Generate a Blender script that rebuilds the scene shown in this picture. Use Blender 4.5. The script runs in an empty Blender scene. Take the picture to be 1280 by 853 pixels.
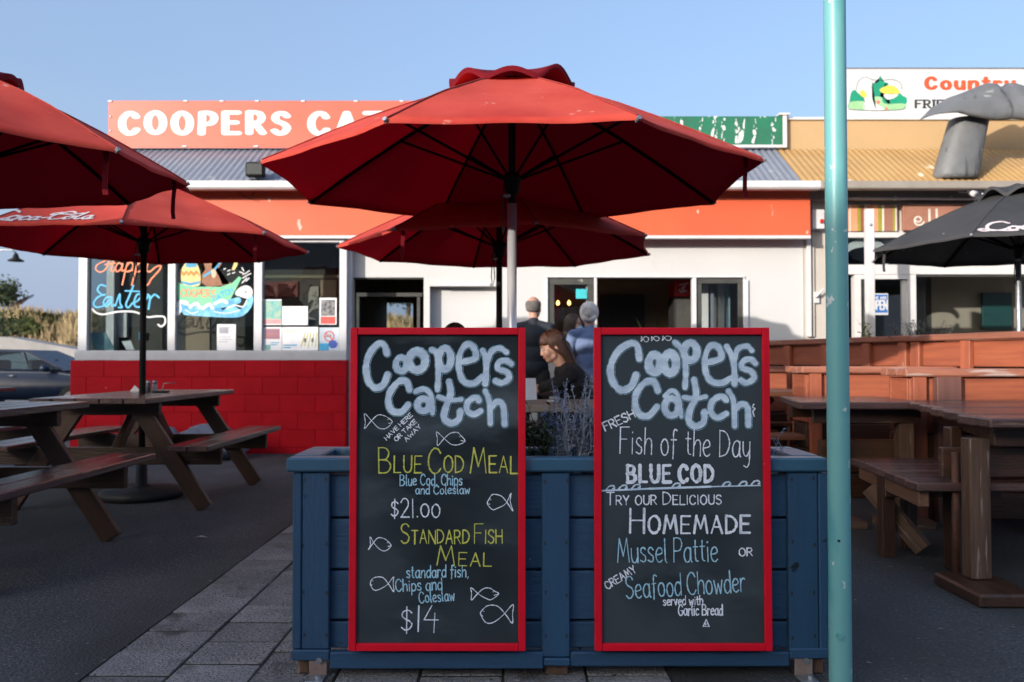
import bpy, bmesh, math, random
import numpy as np
from mathutils import Vector, Matrix
random.seed(7)
SC = bpy.context.scene
COL = SC.collection
# ------------------------------------------------------------------ camera
F = 1057.0; CH = 1.055
TH = math.atan(24.5 / F)
cam_d = bpy.data.cameras.new('camera'); cam = bpy.data.objects.new('camera', cam_d); COL.objects.link(cam)
cam.location = (0, 0, CH); cam.rotation_euler = (math.pi / 2 + TH, 0, 0)
cam_d.sensor_width = 36; cam_d.lens = F / 1280 * 36; cam_d.clip_start = .05; cam_d.clip_end = 3000
cam_d.dof.use_dof = True; cam_d.dof.focus_distance = 2.85; cam_d.dof.aperture_fstop = 4.0
SC.camera = cam
# ------------------------------------------------------------------ sky, sun, exposure
SUN_EL, SUN_AZ = math.radians(12), math.radians(42)      # azimuth: degrees to the left of straight behind the camera
W = bpy.data.worlds.new('World'); SC.world = W; W.use_nodes = True
nt = W.node_tree; nt.nodes.clear()
sky = nt.nodes.new('ShaderNodeTexSky'); sky.sky_type = 'NISHITA'; sky.sun_disc = False
sky.sun_elevation = SUN_EL; sky.sun_rotation = math.pi + SUN_AZ
sky.air_density = 1.0; sky.dust_density = 6.0; sky.ozone_density = 3.0
bg = nt.nodes.new('ShaderNodeBackground'); bg.inputs[1].default_value = .15
wo = nt.nodes.new('ShaderNodeOutputWorld')
tint = nt.nodes.new('ShaderNodeMix'); tint.data_type = 'RGBA'; tint.inputs[0].default_value = .3      # thin high haze: the pale, even blue of the photograph
tint.inputs[7].default_value = (1.2, 1.45, 2.05, 1)
# the haze thickens toward the horizon, all the way round
tcw = nt.nodes.new('ShaderNodeTexCoord'); sxyz = nt.nodes.new('ShaderNodeSeparateXYZ'); hz = nt.nodes.new('ShaderNodeMapRange')
hz.inputs[1].default_value = 0; hz.inputs[2].default_value = .3; hz.inputs[3].default_value = .85; hz.inputs[4].default_value = .35
nt.links.new(tcw.outputs['Generated'], sxyz.inputs[0]); nt.links.new(sxyz.outputs[2], hz.inputs[0]); nt.links.new(hz.outputs[0], tint.inputs[0])
nt.links.new(sky.outputs[0], tint.inputs[6]); nt.links.new(tint.outputs[2], bg.inputs[0]); nt.links.new(bg.outputs[0], wo.inputs[0])
sd = bpy.data.lights.new('sun', 'SUN'); sd.energy = 2.0; sd.angle = math.radians(.6); sd.color = (1, .92, .84)
sun = bpy.data.objects.new('sun', sd); COL.objects.link(sun)
sv = Vector((-math.sin(SUN_AZ) * math.cos(SUN_EL), -math.cos(SUN_AZ) * math.cos(SUN_EL), math.sin(SUN_EL)))
sun.rotation_euler = sv.to_track_quat('Z', 'Y').to_euler(); sun.location = sv * 30
SC.view_settings.view_transform = 'Standard'; SC.view_settings.look = 'None'
SC.view_settings.exposure = 1.45; SC.view_settings.gamma = 1
SC.cycles.max_bounces = 8; SC.cycles.transparent_max_bounces = 12

# ------------------------------------------------------------------ helpers
def at(px, py, Y):
    dz = (426.5 - py) / F
    dy = math.cos(TH) - dz * math.sin(TH); z = math.sin(TH) + dz * math.cos(TH)
    t = Y / dy
    return (px - 640) / F * t, CH + z * t
def PX(px, Y): return (px - 640) / F * Y
def PZ(py, Y): return at(640, py, Y)[1]

def M(name, c, c2=None, rough=.6, scale=6, stretch=(1, 1, 1), bump=.1, bscale=60, metal=0, spots=(), rand=0, trans=0,
      contrast=(.35, .65), spec=.5, bdist=.002, tcol=None, coat=0, under=None):
    m = bpy.data.materials.new(name); m.use_nodes = True
    n = m.node_tree.nodes; l = m.node_tree.links
    p = n['Principled BSDF']
    tc = n.new('ShaderNodeTexCoord'); oi = n.new('ShaderNodeObjectInfo')
    ad = n.new('ShaderNodeVectorMath'); ad.operation = 'MULTIPLY_ADD'
    cr = n.new('ShaderNodeCombineXYZ')
    for i in range(3): l.new(oi.outputs['Random'], cr.inputs[i])
    l.new(cr.outputs[0], ad.inputs[0]); ad.inputs[1].default_value = (37, 53, 71); l.new(tc.outputs['Object'], ad.inputs[2])
    mp = n.new('ShaderNodeMapping'); mp.inputs['Scale'].default_value = stretch; l.new(ad.outputs[0], mp.inputs[0])
    c = tuple(c); c2 = tuple(c2) if c2 else tuple(min(1, x * .75) for x in c)
    no = n.new('ShaderNodeTexNoise'); no.inputs['Scale'].default_value = scale; no.inputs['Detail'].default_value = 7
    no.inputs['Roughness'].default_value = .62; l.new(mp.outputs[0], no.inputs['Vector'])
    rp = n.new('ShaderNodeMapRange'); rp.inputs[1].default_value = contrast[0]; rp.inputs[2].default_value = contrast[1]
    l.new(no.outputs[0], rp.inputs[0])
    mx = n.new('ShaderNodeMix'); mx.data_type = 'RGBA'
    mx.inputs[6].default_value = (*c, 1); mx.inputs[7].default_value = (*c2, 1); l.new(rp.outputs[0], mx.inputs[0])
    col = mx.outputs[2]
    for (sc_, th, w_, sscale, sst) in spots:
        s = n.new('ShaderNodeTexNoise'); s.inputs['Scale'].default_value = sscale; s.inputs['Detail'].default_value = 4
        mp2 = n.new('ShaderNodeMapping'); mp2.inputs['Scale'].default_value = sst; mp2.inputs['Location'].default_value = (sscale, 3, 7)
        l.new(ad.outputs[0], mp2.inputs[0]); l.new(mp2.outputs[0], s.inputs['Vector'])
        r = n.new('ShaderNodeMapRange'); r.inputs[1].default_value = th; r.inputs[2].default_value = th + w_
        l.new(s.outputs[0], r.inputs[0])
        mm = n.new('ShaderNodeMix'); mm.data_type = 'RGBA'; l.new(r.outputs[0], mm.inputs[0]); l.new(col, mm.inputs[6])
        mm.inputs[7].default_value = (*sc_, 1); col = mm.outputs[2]
    if rand:
        hs = n.new('ShaderNodeHueSaturation'); mr = n.new('ShaderNodeMapRange')
        mr.inputs[3].default_value = 1 - rand; mr.inputs[4].default_value = 1 + rand
        l.new(oi.outputs['Random'], mr.inputs[0]); l.new(mr.outputs[0], hs.inputs['Value']); l.new(col, hs.inputs['Color']); col = hs.outputs[0]
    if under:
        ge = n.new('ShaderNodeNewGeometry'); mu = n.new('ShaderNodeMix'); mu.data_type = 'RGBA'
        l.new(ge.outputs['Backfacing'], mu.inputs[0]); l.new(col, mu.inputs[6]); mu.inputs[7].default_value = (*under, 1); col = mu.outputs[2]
    l.new(col, p.inputs['Base Color'])
    p.inputs['Metallic'].default_value = metal
    p.inputs['Specular IOR Level'].default_value = spec
    if coat: p.inputs['Coat Weight'].default_value = coat; p.inputs['Coat Roughness'].default_value = .1
    rr = n.new('ShaderNodeMapRange'); rr.inputs[3].default_value = max(0, rough - .12); rr.inputs[4].default_value = min(1, rough + .12)
    l.new(no.outputs[0], rr.inputs[0]); l.new(rr.outputs[0], p.inputs['Roughness'])
    if bump:
        b = n.new('ShaderNodeTexNoise'); b.inputs['Scale'].default_value = bscale; b.inputs['Detail'].default_value = 4
        l.new(mp.outputs[0], b.inputs['Vector'])
        bp = n.new('ShaderNodeBump'); bp.inputs['Strength'].default_value = bump; bp.inputs['Distance'].default_value = bdist * 5
        l.new(b.outputs[0], bp.inputs['Height']); l.new(bp.outputs[0], p.inputs['Normal'])
    if trans:
        tr = n.new('ShaderNodeBsdfTranslucent'); ms = n.new('ShaderNodeMixShader'); ms.inputs[0].default_value = trans
        if tcol: tr.inputs[0].default_value = (*tcol, 1)
        else: l.new(col, tr.inputs[0])
        l.new(p.outputs[0], ms.inputs[1]); l.new(tr.outputs[0], ms.inputs[2])
        l.new(ms.outputs[0], n['Material Output'].inputs[0])
    return m

def glass_mat(name, tint=(.75, .8, .8), ior=1.5, rough=.02):
    m = bpy.data.materials.new(name); m.use_nodes = True
    n = m.node_tree.nodes; l = m.node_tree.links; n.clear()
    o = n.new('ShaderNodeOutputMaterial'); ms = n.new('ShaderNodeMixShader'); lw = n.new('ShaderNodeLayerWeight'); lw.inputs[0].default_value = .5
    pw = n.new('ShaderNodeMath'); pw.operation = 'POWER'; pw.inputs[1].default_value = 5; l.new(lw.outputs['Facing'], pw.inputs[0])
    fr = n.new('ShaderNodeMath'); fr.operation = 'MULTIPLY_ADD'; fr.inputs[1].default_value = .9; fr.inputs[2].default_value = .045; l.new(pw.outputs[0], fr.inputs[0])
    tr = n.new('ShaderNodeBsdfTransparent'); tr.inputs[0].default_value = (*tint, 1)
    gl = n.new('ShaderNodeBsdfGlossy'); gl.inputs['Roughness'].default_value = rough
    l.new(fr.outputs[0], ms.inputs[0]); l.new(tr.outputs[0], ms.inputs[1]); l.new(gl.outputs[0], ms.inputs[2]); l.new(ms.outputs[0], o.inputs[0])
    return m
def emit_mat(name, c, s):
    m = bpy.data.materials.new(name); m.use_nodes = True
    p = m.node_tree.nodes['Principled BSDF']; p.inputs['Base Color'].default_value = (*c, 1)
    p.inputs['Emission Color'].default_value = (*c, 1); p.inputs['Emission Strength'].default_value = s
    return m

def link(name, me, mat=None, parent=None, loc=(0, 0, 0), rot=(0, 0, 0), smooth=False):
    o = bpy.data.objects.new(name, me); COL.objects.link(o)
    if mat and not me.materials: me.materials.append(mat)
    if parent: o.parent = parent
    o.location = loc; o.rotation_euler = rot
    if smooth:
        for p in me.polygons: p.use_smooth = True
    return o
def thing(name, label, cat, loc=(0, 0, 0), rz=0, group=None):
    o = bpy.data.objects.new(name, None); COL.objects.link(o); o.location = loc; o.rotation_euler = (0, 0, rz)
    o.empty_display_size = .1
    tag(o, label, cat, group); return o
def tag(o, label, cat, group=None):
    o['label'] = label; o['category'] = cat
    if group: o['group'] = group
    return o
def bm_mesh(name, bm):
    me = bpy.data.meshes.new(name); bm.to_mesh(me); bm.free(); return me
def pyd(name, v, f):
    me = bpy.data.meshes.new(name); me.from_pydata(v, [], f); me.update(); return me
_bc = {}
WOODNAMES = {'brown_stained_wood', 'worn_table_top', 'terracotta_stained_wood', 'weathered_brown_post', 'greyed_table_top', 'orange_brown_table_top', 'light_brown_rail', 'weathered_cap_wood', 'blue_planter_paint', 'blue_planter_cap_paint'}
def boxmesh(sx, sy, sz, bev=.004):
    k = (round(sx, 4), round(sy, 4), round(sz, 4), bev)
    bm = bmesh.new(); bmesh.ops.create_cube(bm, size=1)
    for v in bm.verts: v.co = Vector((v.co.x * sx, v.co.y * sy, v.co.z * sz))
    b = min(bev, min(sx, sy, sz) * .3)
    if b > 1e-4: bmesh.ops.bevel(bm, geom=bm.edges[:], offset=b, segments=1, affect='EDGES')
    return bm_mesh('box', bm)
def box(name, mat, x0, x1, y0, y1, z0, z1, parent=None, bev=.004, rot=(0, 0, 0)):
    """box between corners; its mesh origin at its centre; shared mesh for alike boxes"""
    sx, sy, sz = abs(x1 - x0), abs(y1 - y0), abs(z1 - z0)
    if rot == (0, 0, 0) and mat.name.split('.')[0] in WOODNAMES:
        if sz > sx and sz > sy: sx, sz = sz, sx; rot = (0, math.pi / 2, 0)
        elif sy > sx: sx, sy = sy, sx; rot = (0, 0, math.pi / 2)
    k = (round(sx, 4), round(sy, 4), round(sz, 4), bev, mat.name)
    if k not in _bc:
        _bc[k] = boxmesh(sx, sy, sz, bev); _bc[k].materials.append(mat)
    return link(name, _bc[k], None, parent, ((x0 + x1) / 2, (y0 + y1) / 2, (z0 + z1) / 2), rot)
def beam(name, mat, p0, p1, w, h, parent=None, bev=.004, up=Vector((0, 0, 1)), ext=0):
    """box from p0 to p1, length on local X, w sideways, h along up"""
    p0, p1 = Vector(p0), Vector(p1); d = p1 - p0; L = d.length + ext
    x = d.normalized(); y = Vector(up).cross(x)
    if y.length < 1e-5: y = Vector((0, 1, 0)).cross(x)
    y.normalize(); z = x.cross(y)
    k = (round(L, 3), round(w, 4), round(h, 4), bev, mat.name)
    if k not in _bc:
        _bc[k] = boxmesh(L, w, h, bev); _bc[k].materials.append(mat)
    o = link(name, _bc[k], None, parent)
    o.location = (p0 + p1) / 2; o.rotation_euler = Matrix((x, y, z)).transposed().to_euler()
    return o
def tube_geo(pts, r, n=10, caps=True):
    """vertices, faces of a tube along pts; r number or list"""
    V = []; Fc = []; N = len(pts); pts = [Vector(p) for p in pts]
    rr = r if isinstance(r, (list, tuple)) else [r] * N
    prev = None
    for i, p in enumerate(pts):
        t = (pts[min(i + 1, N - 1)] - pts[max(i - 1, 0)]).normalized()
        if prev is None:
            a = Vector((0, 0, 1)) if abs(t.z) < .9 else Vector((1, 0, 0))
            u = t.cross(a).normalized()
        else:
            u = (prev - t * prev.dot(t)).normalized()
        prev = u; w = t.cross(u)
        for k in range(n):
            an = 2 * math.pi * k / n
            V.append(p + (u * math.cos(an) + w * math.sin(an)) * rr[i])
    for i in range(N - 1):
        for k in range(n):
            a = i * n + k; b = i * n + (k + 1) % n
            Fc.append((a, b, b + n, a + n))
    if caps:
        Fc.append(tuple(range(n))[::-1]); Fc.append(tuple((N - 1) * n + k for k in range(n)))
    return V, Fc
def tube(name, mat, pts, r, parent=None, n=10, smooth=True):
    v, f = tube_geo(pts, r, n)
    return link(name, pyd(name, v, f), mat, parent, smooth=smooth)
class MB:
    def __init__(s): s.v = []; s.f = []
    def add(s, v, f):
        o = len(s.v); s.v += [tuple(x) for x in v]; s.f += [tuple(i + o for i in q) for q in f]
    def tube(s, pts, r, n=6): s.add(*tube_geo(pts, r, n))
    def box(s, x0, x1, y0, y1, z0, z1):
        s.add([(x, y, z) for x in (x0, x1) for y in (y0, y1) for z in (z0, z1)],
              [(0, 1, 3, 2), (4, 6, 7, 5), (0, 4, 5, 1), (2, 3, 7, 6), (0, 2, 6, 4), (1, 5, 7, 3)])
    def build(s, name, mat, parent=None, smooth=False, loc=(0, 0, 0)):
        return link(name, pyd(name, s.v, s.f), mat, parent, loc, smooth=smooth)
def lathe(name, mat, prof, parent=None, n=24, loc=(0, 0, 0), smooth=True):
    V = []; Fc = []
    for (r, z) in prof:
        for k in range(n): V.append((r * math.cos(2 * math.pi * k / n), r * math.sin(2 * math.pi * k / n), z))
    for i in range(len(prof) - 1):
        for k in range(n):
            a = i * n + k; b = i * n + (k + 1) % n; Fc.append((a, b, b + n, a + n))
    Fc.append(tuple(range(n))[::-1]); Fc.append(tuple((len(prof) - 1) * n + k for k in range(n)))
    return link(name, pyd(name, V, Fc), mat, parent, loc, smooth=smooth)
def plate(name, mat, poly, y0, y1, parent=None, z_is_y=True):
    """extruded polygon given in (x,z), thickness y0..y1"""
    n = len(poly)
    V = [(x, y0, z) for x, z in poly] + [(x, y1, z) for x, z in poly]
    Fc = [tuple(range(n)), tuple(range(2 * n - 1, n - 1, -1))] + [(i, i + n, (i + 1) % n + n, (i + 1) % n) for i in range(n)]
    bm = bmesh.new(); vs = [bm.verts.new(v) for v in V]
    for q in Fc: bm.faces.new([vs[i] for i in q])
    bmesh.ops.recalc_face_normals(bm, faces=bm.faces[:])
    return link(name, bm_mesh(name, bm), mat, parent)
def children_map():
    d = {}
    for o in COL.objects:
        if o.parent: d.setdefault(o.parent.name, []).append(o)
    return d
def copy_tree(root, loc, rz, label):
    cm = children_map()
    def rec(o, par):
        c = o.copy(); COL.objects.link(c); c.parent = par
        for ch in cm.get(o.name, []): rec(ch, c)
        return c
    c = rec(root, None); c.location = loc; c.rotation_euler = (0, 0, rz); c['label'] = label
    return c

# ------------------------------------------------------------------ stroke lettering
GL = {
'A': (6, '-0,0 3,10 6,0|-1.1,3.6 4.9,3.6'), 'B': (5.6, '-0,0 0,10|~0,10 3.4,9.8 4.8,7.8 3.4,5.5 0,5.2|~0,5.2 3.8,5 5.6,2.8 4,.3 0,0'),
'C': (5.8, '~5.6,8 4.4,9.6 2.6,9.9 .7,8 0,5 .6,2 2.4,.1 4.4,.3 5.8,1.9'), 'D': (5.8, '-0,0 0,10|~0,10 3.6,9.2 5.8,5.4 4,1.2 0,0'),
'E': (5, '-5,10 0,10 0,0 5,0|-0,5.2 4.2,5.2'), 'F': (5, '-5.2,10 0,10 0,0|-0,5.4 4,5.4'), 'G': (6, '~5.6,8 4.4,9.6 2.6,9.9 .7,8 0,5 .6,2 2.4,.1 4.6,.3 5.8,2 5.8,4.4|-3.6,4.5 6,4.5'),
'H': (5.6, '-0,0 0,10|-5.6,0 5.6,10|-0,5.2 5.6,5.2'), 'I': (1, '-.5,0 .5,10'), 'K': (5.4, '-0,0 0,10|-5.2,10 0,4.4|-1.4,5.8 5.4,0'), 'L': (4.8, '-0,10 0,0 4.8,0'),
'M': (7.4, '-0,0 1.4,10 3.7,2.6 6,10 7.4,0'), 'N': (6, '-0,0 0,10 6,0 6,10'), 'O': (6.2, '~3.1,10 .8,8.4 0,5 .8,1.6 3.1,0 5.4,1.6 6.2,5 5.4,8.4 3.1,10'),
'P': (5, '-0,0 0,10|~0,10 3.6,9.8 5,7.4 3.6,4.9 0,4.6'), 'R': (5.4, '-0,0 0,10|~0,10 3.6,9.8 5,7.5 3.6,5.1 0,4.8|-2.2,4.9 5.4,0'),
'S': (5.2, '~5,8.4 3.6,9.8 1.4,9.6 .3,7.8 1.2,6 3.8,4.7 5.1,2.8 4,.6 2,0 .1,1.4'), 'T': (5.6, '-0,10 5.6,10|-2.8,10 2.8,0'), 'U': (5.6, '~0,10 0,6 .2,2.4 1.4,.4 2.8,0 4.4,.5 5.4,2.4 5.6,6 5.6,10'),
'V': (5.6, '-0,10 2.8,0 5.6,10'), 'W': (8, '-0,10 1.8,0 4,7 6.2,0 8,10'), 'Y': (5.4, '-0,10 2.7,4.8 5.4,10|-2.7,4.8 2.7,0'), 'Z': (5, '-0,10 5,10 0,0 5,0'),
'0': (5, '~2.5,7 .6,5.8 0,3.5 .8,1 2.5,0 4.2,1 5,3.5 4.4,5.8 2.5,7'), '1': (1.2, '-.6,10 .6,0'), '2': (5, '~0,8 1.4,9.8 3.4,9.8 4.6,8 4.2,5.6 2,2.6 0,0|-0,0 5,0'), '4': (5.8, '-3.2,10 0,4.4 5.8,4.4|-4.4,7 4,-.6'),
'$': (4.6, '~4.4,7.2 3,8.2 1,7.8 .4,6.2 1.4,5 3.2,4.2 4.4,2.8 3.4,1 1.6,.6 .1,1.6|-2.3,9.6 2.3,-.8'), '.': (1, '-.3,.2 .6,.2'), ',': (1.2, '-.8,.8 .2,-1.2'), '-': (3, '-0,4 3,4'), "'": (.6, '-.3,10 0,8'),
'a': (4.4, '~4.2,5 2.8,6.1 1,5.4 0,3 .8,.6 2.2,0 3.6,1.2 4.2,4.6|~4.2,6 4.2,3 4.4,.6 5,0'), 'b': (4.2, '-0,10 0,0|~0,3.5 1,5.6 2.6,6 4.2,4.2 4,1.6 2.4,0 .8,.4 0,1.6'),
'c': (3.9, '~3.8,5 2.6,6 1,5.4 0,3 .8,.6 2.2,0 3.9,1'), 'd': (4.2, '~4.2,4.6 2.8,6 1,5.4 0,3 .8,.5 2.2,0 4.2,1.8|-4.2,10 4.2,0'), 'e': (4, '~.2,3.1 2.2,3.3 3.9,4 3.4,5.6 2.1,6.1 .6,5 0,2.8 .8,.7 2.4,0 4,.9'),
'f': (3, '~3.4,9.4 2.4,10 1.4,9 1.3,6 1.3,2 1.1,-1.2|-0,6 3,6.1'), 'g': (4.2, '~4.2,4.6 2.8,6 1,5.4 0,3 .8,.5 2.2,0 4.2,1.8|~4.2,6 4.2,1 4,-2 2.4,-3.2 .4,-2.4'), 'h': (4, '-0,10 0,0|~0,3.4 1.2,5.6 2.8,6 3.9,4.6 4,0'),
'i': (1, '-.5,6 .5,0|-.4,8 .6,8.3'), 'k': (3.8, '-0,10 0,0|-3.6,6 0,2.6|-1,3.4 3.8,0'), 'l': (1.3, '~.4,10 .4,3 .6,.6 1.4,0'), 'm': (6.4, '-0,6 0,0|~0,3.6 1,5.6 2.2,6 3,4.8 3.1,0|~3.1,3.8 4.2,5.6 5.4,6 6.2,4.8 6.4,0'),
'n': (4, '-0,6 0,0|~0,3.4 1.2,5.6 2.8,6 3.9,4.6 4,0'), 'o': (4.2, '~2.1,6.1 .5,5 0,3 .7,.8 2.1,0 3.6,.8 4.2,3 3.6,5.2 2.1,6.1'), 'p': (4.2, '-0,6 0,-3.4|~0,3.8 1,5.6 2.6,6 4.2,4.2 4,1.6 2.4,0 .8,.4 0,1.6'),
'r': (2.8, '-0,6 0,0|~0,3.2 .8,5.2 2,6 3,5.4'), 's': (3.4, '~3.3,5 2.2,6 .8,5.7 .3,4.4 1.6,3.2 3.1,2.4 3.2,.8 2,0 .1,.7'), 't': (2.8, '~1.3,8.8 1.2,3 1.6,.6 2.9,.2|-0,6.2 2.8,6.2'),
'u': (4, '~0,6 0,2.4 .8,.4 2,0 3.2,.8 4,3|-4,6 4,0'), 'v': (3.8, '-0,6 1.9,0 3.8,6'), 'w': (5.6, '-0,6 1.4,0 2.8,4.6 4.2,0 5.6,6'), 'y': (4, '~0,6 .2,2.6 1.2,.8 2.6,.8 4,3|~4,6 4,1 3.8,-2 2.6,-3.6 .8,-3'),
}
def smooth_pts(p, k=5, closed=False):
    p = [np.array(q, float) for q in p]
    if len(p) < 3: return p
    out = []
    N = len(p)
    for i in range(N - 1):
        p0 = p[max(i - 1, 0)]; p1 = p[i]; p2 = p[i + 1]; p3 = p[min(i + 2, N - 1)]
        if np.allclose(p[0], p[-1]):
            if i == 0: p0 = p[-2]
            if i == N - 2: p3 = p[1]
        for j in range(k):
            t = j / k
            out.append(.5 * ((2 * p1) + (-p0 + p2) * t + (2 * p0 - 5 * p1 + 4 * p2 - p3) * t * t + (-p0 + 3 * p1 - 3 * p2 + p3) * t ** 3))
    out.append(p[-1]); return out
def glyph_strokes(ch):
    adv, s = GL[ch]; res = []
    for st in s.split('|'):
        pts = [tuple(map(float, q.split(','))) for q in st[1:].split()]
        res.append(smooth_pts(pts) if st[0] == '~' else [np.array(q) for q in pts])
    return adv, res
def text_strokes(text, p0, p1, h, w, small=0, gap=1.8, jit=.12, space=3.4, serif=0, rng=None):
    """strokes for text whose baseline runs p0..p1, cap height h; small>0: lower case written as small capitals"""
    rng = rng or random.Random(sum(map(ord, text)))
    x = 0; items = []
    for ch in text:
        if ch == ' ': x += space; continue
        sc = 1
        if small and ch.islower(): ch = ch.upper(); sc = small
        adv, st = glyph_strokes(ch)
        dy = rng.uniform(-1, 1) * jit * 2.2; sl = rng.uniform(-1, 1) * jit * .5
        for s in st:
            q = [np.array([(x + p[0] * sc + (sl * p[1] * sc * .4)), p[1] * sc * (1 + jit * rng.uniform(-.1, .1)) + dy]) for p in s]
            items.append(q)
            if serif and abs(s[0][0] - s[-1][0]) < 1:
                for e in (s[0], s[-1]):
                    if e[1] < .1 or e[1] > (9.9 if ch.isupper() else 5.9):
                        items.append([np.array([x + e[0] * sc - serif, e[1] * sc + dy]), np.array([x + e[0] * sc + serif, e[1] * sc + dy])])
        x += (adv) * sc + gap * (.6 + .4 * sc)
    x -= gap
    p0 = np.array(p0, float); p1 = np.array(p1, float); d = p1 - p0; L = np.linalg.norm(d); u = d / L; v = np.array([-u[1], u[0]])
    return [([p0 + u * (q[0] / x * L) + v * (q[1] / 10 * h) for q in it], w) for it in items]
def raster(strokes, cell, ax=1.0, rough=0, seed=1):
    """union of round-pen strokes -> clean flat polygon mesh data in 2D; ax>1 widens the pen sideways"""
    rng = np.random.RandomState(seed)
    P = np.concatenate([np.array(s[0]) for s in strokes]); wm = max(s[1] for s in strokes) * ax
    lo = P.min(0) - wm - 2 * cell; hi = P.max(0) + wm + 2 * cell
    nx, ny = (np.ceil((hi - lo) / cell)).astype(int) + 1
    Fd = np.full((nx, ny), -1e3)
    for pts, w in strokes:
        hw0 = w / 2
        for a, b in zip(pts[:-1], pts[1:]):
            hw = hw0 * (1 + rough * rng.uniform(-1, 1))
            m = hw * ax + 2 * cell
            i0 = np.maximum(((np.minimum(a, b) - m - lo) / cell).astype(int), 0); i1 = np.minimum(((np.maximum(a, b) + m - lo) / cell).astype(int) + 2, (nx, ny))
            xs = lo[0] + np.arange(i0[0], i1[0]) * cell; ys = lo[1] + np.arange(i0[1], i1[1]) * cell
            X, Y = np.meshgrid(xs, ys, indexing='ij')
            A = np.array([a[0] / ax, a[1]]); B = np.array([b[0] / ax, b[1]]); X = X / ax
            d = B - A; L2 = max((d ** 2).sum(), 1e-12)
            t = np.clip(((X - A[0]) * d[0] + (Y - A[1]) * d[1]) / L2, 0, 1)
            D = hw - np.hypot(X - A[0] - t * d[0], Y - A[1] - t * d[1])
            sub = Fd[i0[0]:i1[0], i0[1]:i1[1]]; np.maximum(sub, D, out=sub)
    if rough: Fd += rng.uniform(-1, 1, Fd.shape) * cell * .35
    V = []; idx = {}; faces = []
    def vert(key, x, y):
        k = idx.get(key)
        if k is None: k = len(V); idx[key] = k; V.append((lo[0] + x * cell, lo[1] + y * cell))
        return k
    ins = Fd > 0
    full = ins[:-1, :-1] & ins[1:, :-1] & ins[1:, 1:] & ins[:-1, 1:]
    anyc = ins[:-1, :-1] | ins[1:, :-1] | ins[1:, 1:] | ins[:-1, 1:]
    for i, j in np.argwhere(full):
        faces.append((vert((i, j), i, j), vert((i + 1, j), i + 1, j), vert((i + 1, j + 1), i + 1, j + 1), vert((i, j + 1), i, j + 1)))
    for i, j in np.argwhere(anyc & ~full):
        c = [(i, j), (i + 1, j), (i + 1, j + 1), (i, j + 1)]; poly = []
        for k in range(4):
            a = c[k]; b = c[(k + 1) % 4]; fa = Fd[a]; fb = Fd[b]
            if fa > 0: poly.append(vert((int(a[0]), int(a[1])), a[0], a[1]))
            if (fa > 0) != (fb > 0):
                t = fa / (fa - fb); e = (min(a, b), max(a, b), 'e')
                poly.append(vert(e, a[0] + (b[0] - a[0]) * t, a[1] + (b[1] - a[1]) * t))
        if len(poly) >= 3: faces.append(tuple(poly))
    return V, faces
def write(name, mat, strokes, parent, y, cell=.002, ax=1., rough=0, xf=None):
    V, f = raster(strokes, cell, ax, rough)
    V3 = [xf(a, b) if xf else (a, y, b) for a, b in V]
    if not xf: f = [q for q in f]
    return link(name, pyd(name, V3, f), mat, parent)
def flatpoly(name, mat, pts, y, parent, smooth=True):
    """flat painted shape given in (x,z)"""
    q = smooth_pts(list(pts) + [pts[0]], 5)[:-1] if smooth else [np.array(p, float) for p in pts]
    bm = bmesh.new(); vs = [bm.verts.new((p[0], y, p[1])) for p in q]; f = bm.faces.new(vs)
    bmesh.ops.triangulate(bm, faces=[f])
    return link(name, bm_mesh(name, bm), mat, parent)

# ------------------------------------------------------------------ materials
WOODS = dict(stretch=(.6, 9, 9), scale=3, bscale=14, bump=.35)
m_white = M('white_wall_paint', (.54, .54, .535), (.51, .51, .505), .55, 1.5, bump=.04, spots=[((.44, .42, .4), .7, .12, 4, (1, 1, .35)), ((.3, .29, .27), .76, .02, 25, (1, 1, 1))])
m_trim = M('white_trim_paint', (.62, .62, .63), (.55, .55, .56), .4, 5, bump=.05)
m_red_band = M('faded_red_paint', (.64, .11, .04), (.58, .095, .035), .5, 1.2, bump=.04, spots=[((.7, .4, .33), .69, .03, 7, (1, 1, .6))])
m_red_block = M('red_block_paint', (.48, .002, .011), (.4, .002, .009), .6, spec=.15, scale=4, bump=.35, bscale=90, rand=.07, spots=[((.6, .2, .2), .76, .02, 30, (1, 1, 1))])
m_sign_red = M('sign_red', (.62, .115, .065), (.56, .1, .055), .45, 1, bump=.02)
m_sign_white = M('sign_white', (.6, .6, .6), (.55, .545, .54), .5, 8, bump=.02)
m_sign_letter = M('sign_letter_white', (.68, .67, .66), (.6, .32, .27), .5, 5, stretch=(3, 3, .4), bump=.02, contrast=(.6, .72))
m_green = M('peeling_green_paint', (.015, .17, .085), (.02, .12, .07), .5, 3, bump=.1, spots=[((.7, .72, .7), .62, .03, 6, (1.6, 1, .5))])
m_greyroof = M('grey_roof_steel', (.23, .25, .29), (.17, .19, .24), .4, 2, metal=.2, bump=.03, spots=[((.4, .4, .42), .66, .1, 3, (1, 1, 1))])
m_yellroof = M('yellow_roof_steel', (.43, .27, .11), (.37, .225, .09), .45, 2, metal=.1, bump=.03, spots=[((.6, .5, .36), .66, .08, 4, (1, 1, 1))])
m_yellow = M('yellow_wall_paint', (.47, .31, .155), (.43, .285, .14), .6, 1.2, bump=.03)
m_gutter2 = M('grey_brown_gutter', (.3, .27, .23), (.25, .22, .19), .5, 3, bump=.05)
m_beige = M('beige_wall', (.52, .48, .42), (.45, .41, .36), .7, 2, bump=.1)
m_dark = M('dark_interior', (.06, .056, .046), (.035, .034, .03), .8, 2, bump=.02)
m_int = M('olive_interior_wall', (.2, .19, .12), (.16, .15, .1), .8, 1, bump=.02)
m_intbrown = M('brown_interior_wall', (.28, .21, .14), (.22, .165, .11), .8, 1, bump=.02)
m_glass = glass_mat('window_glass', (.82, .86, .86))
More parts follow.
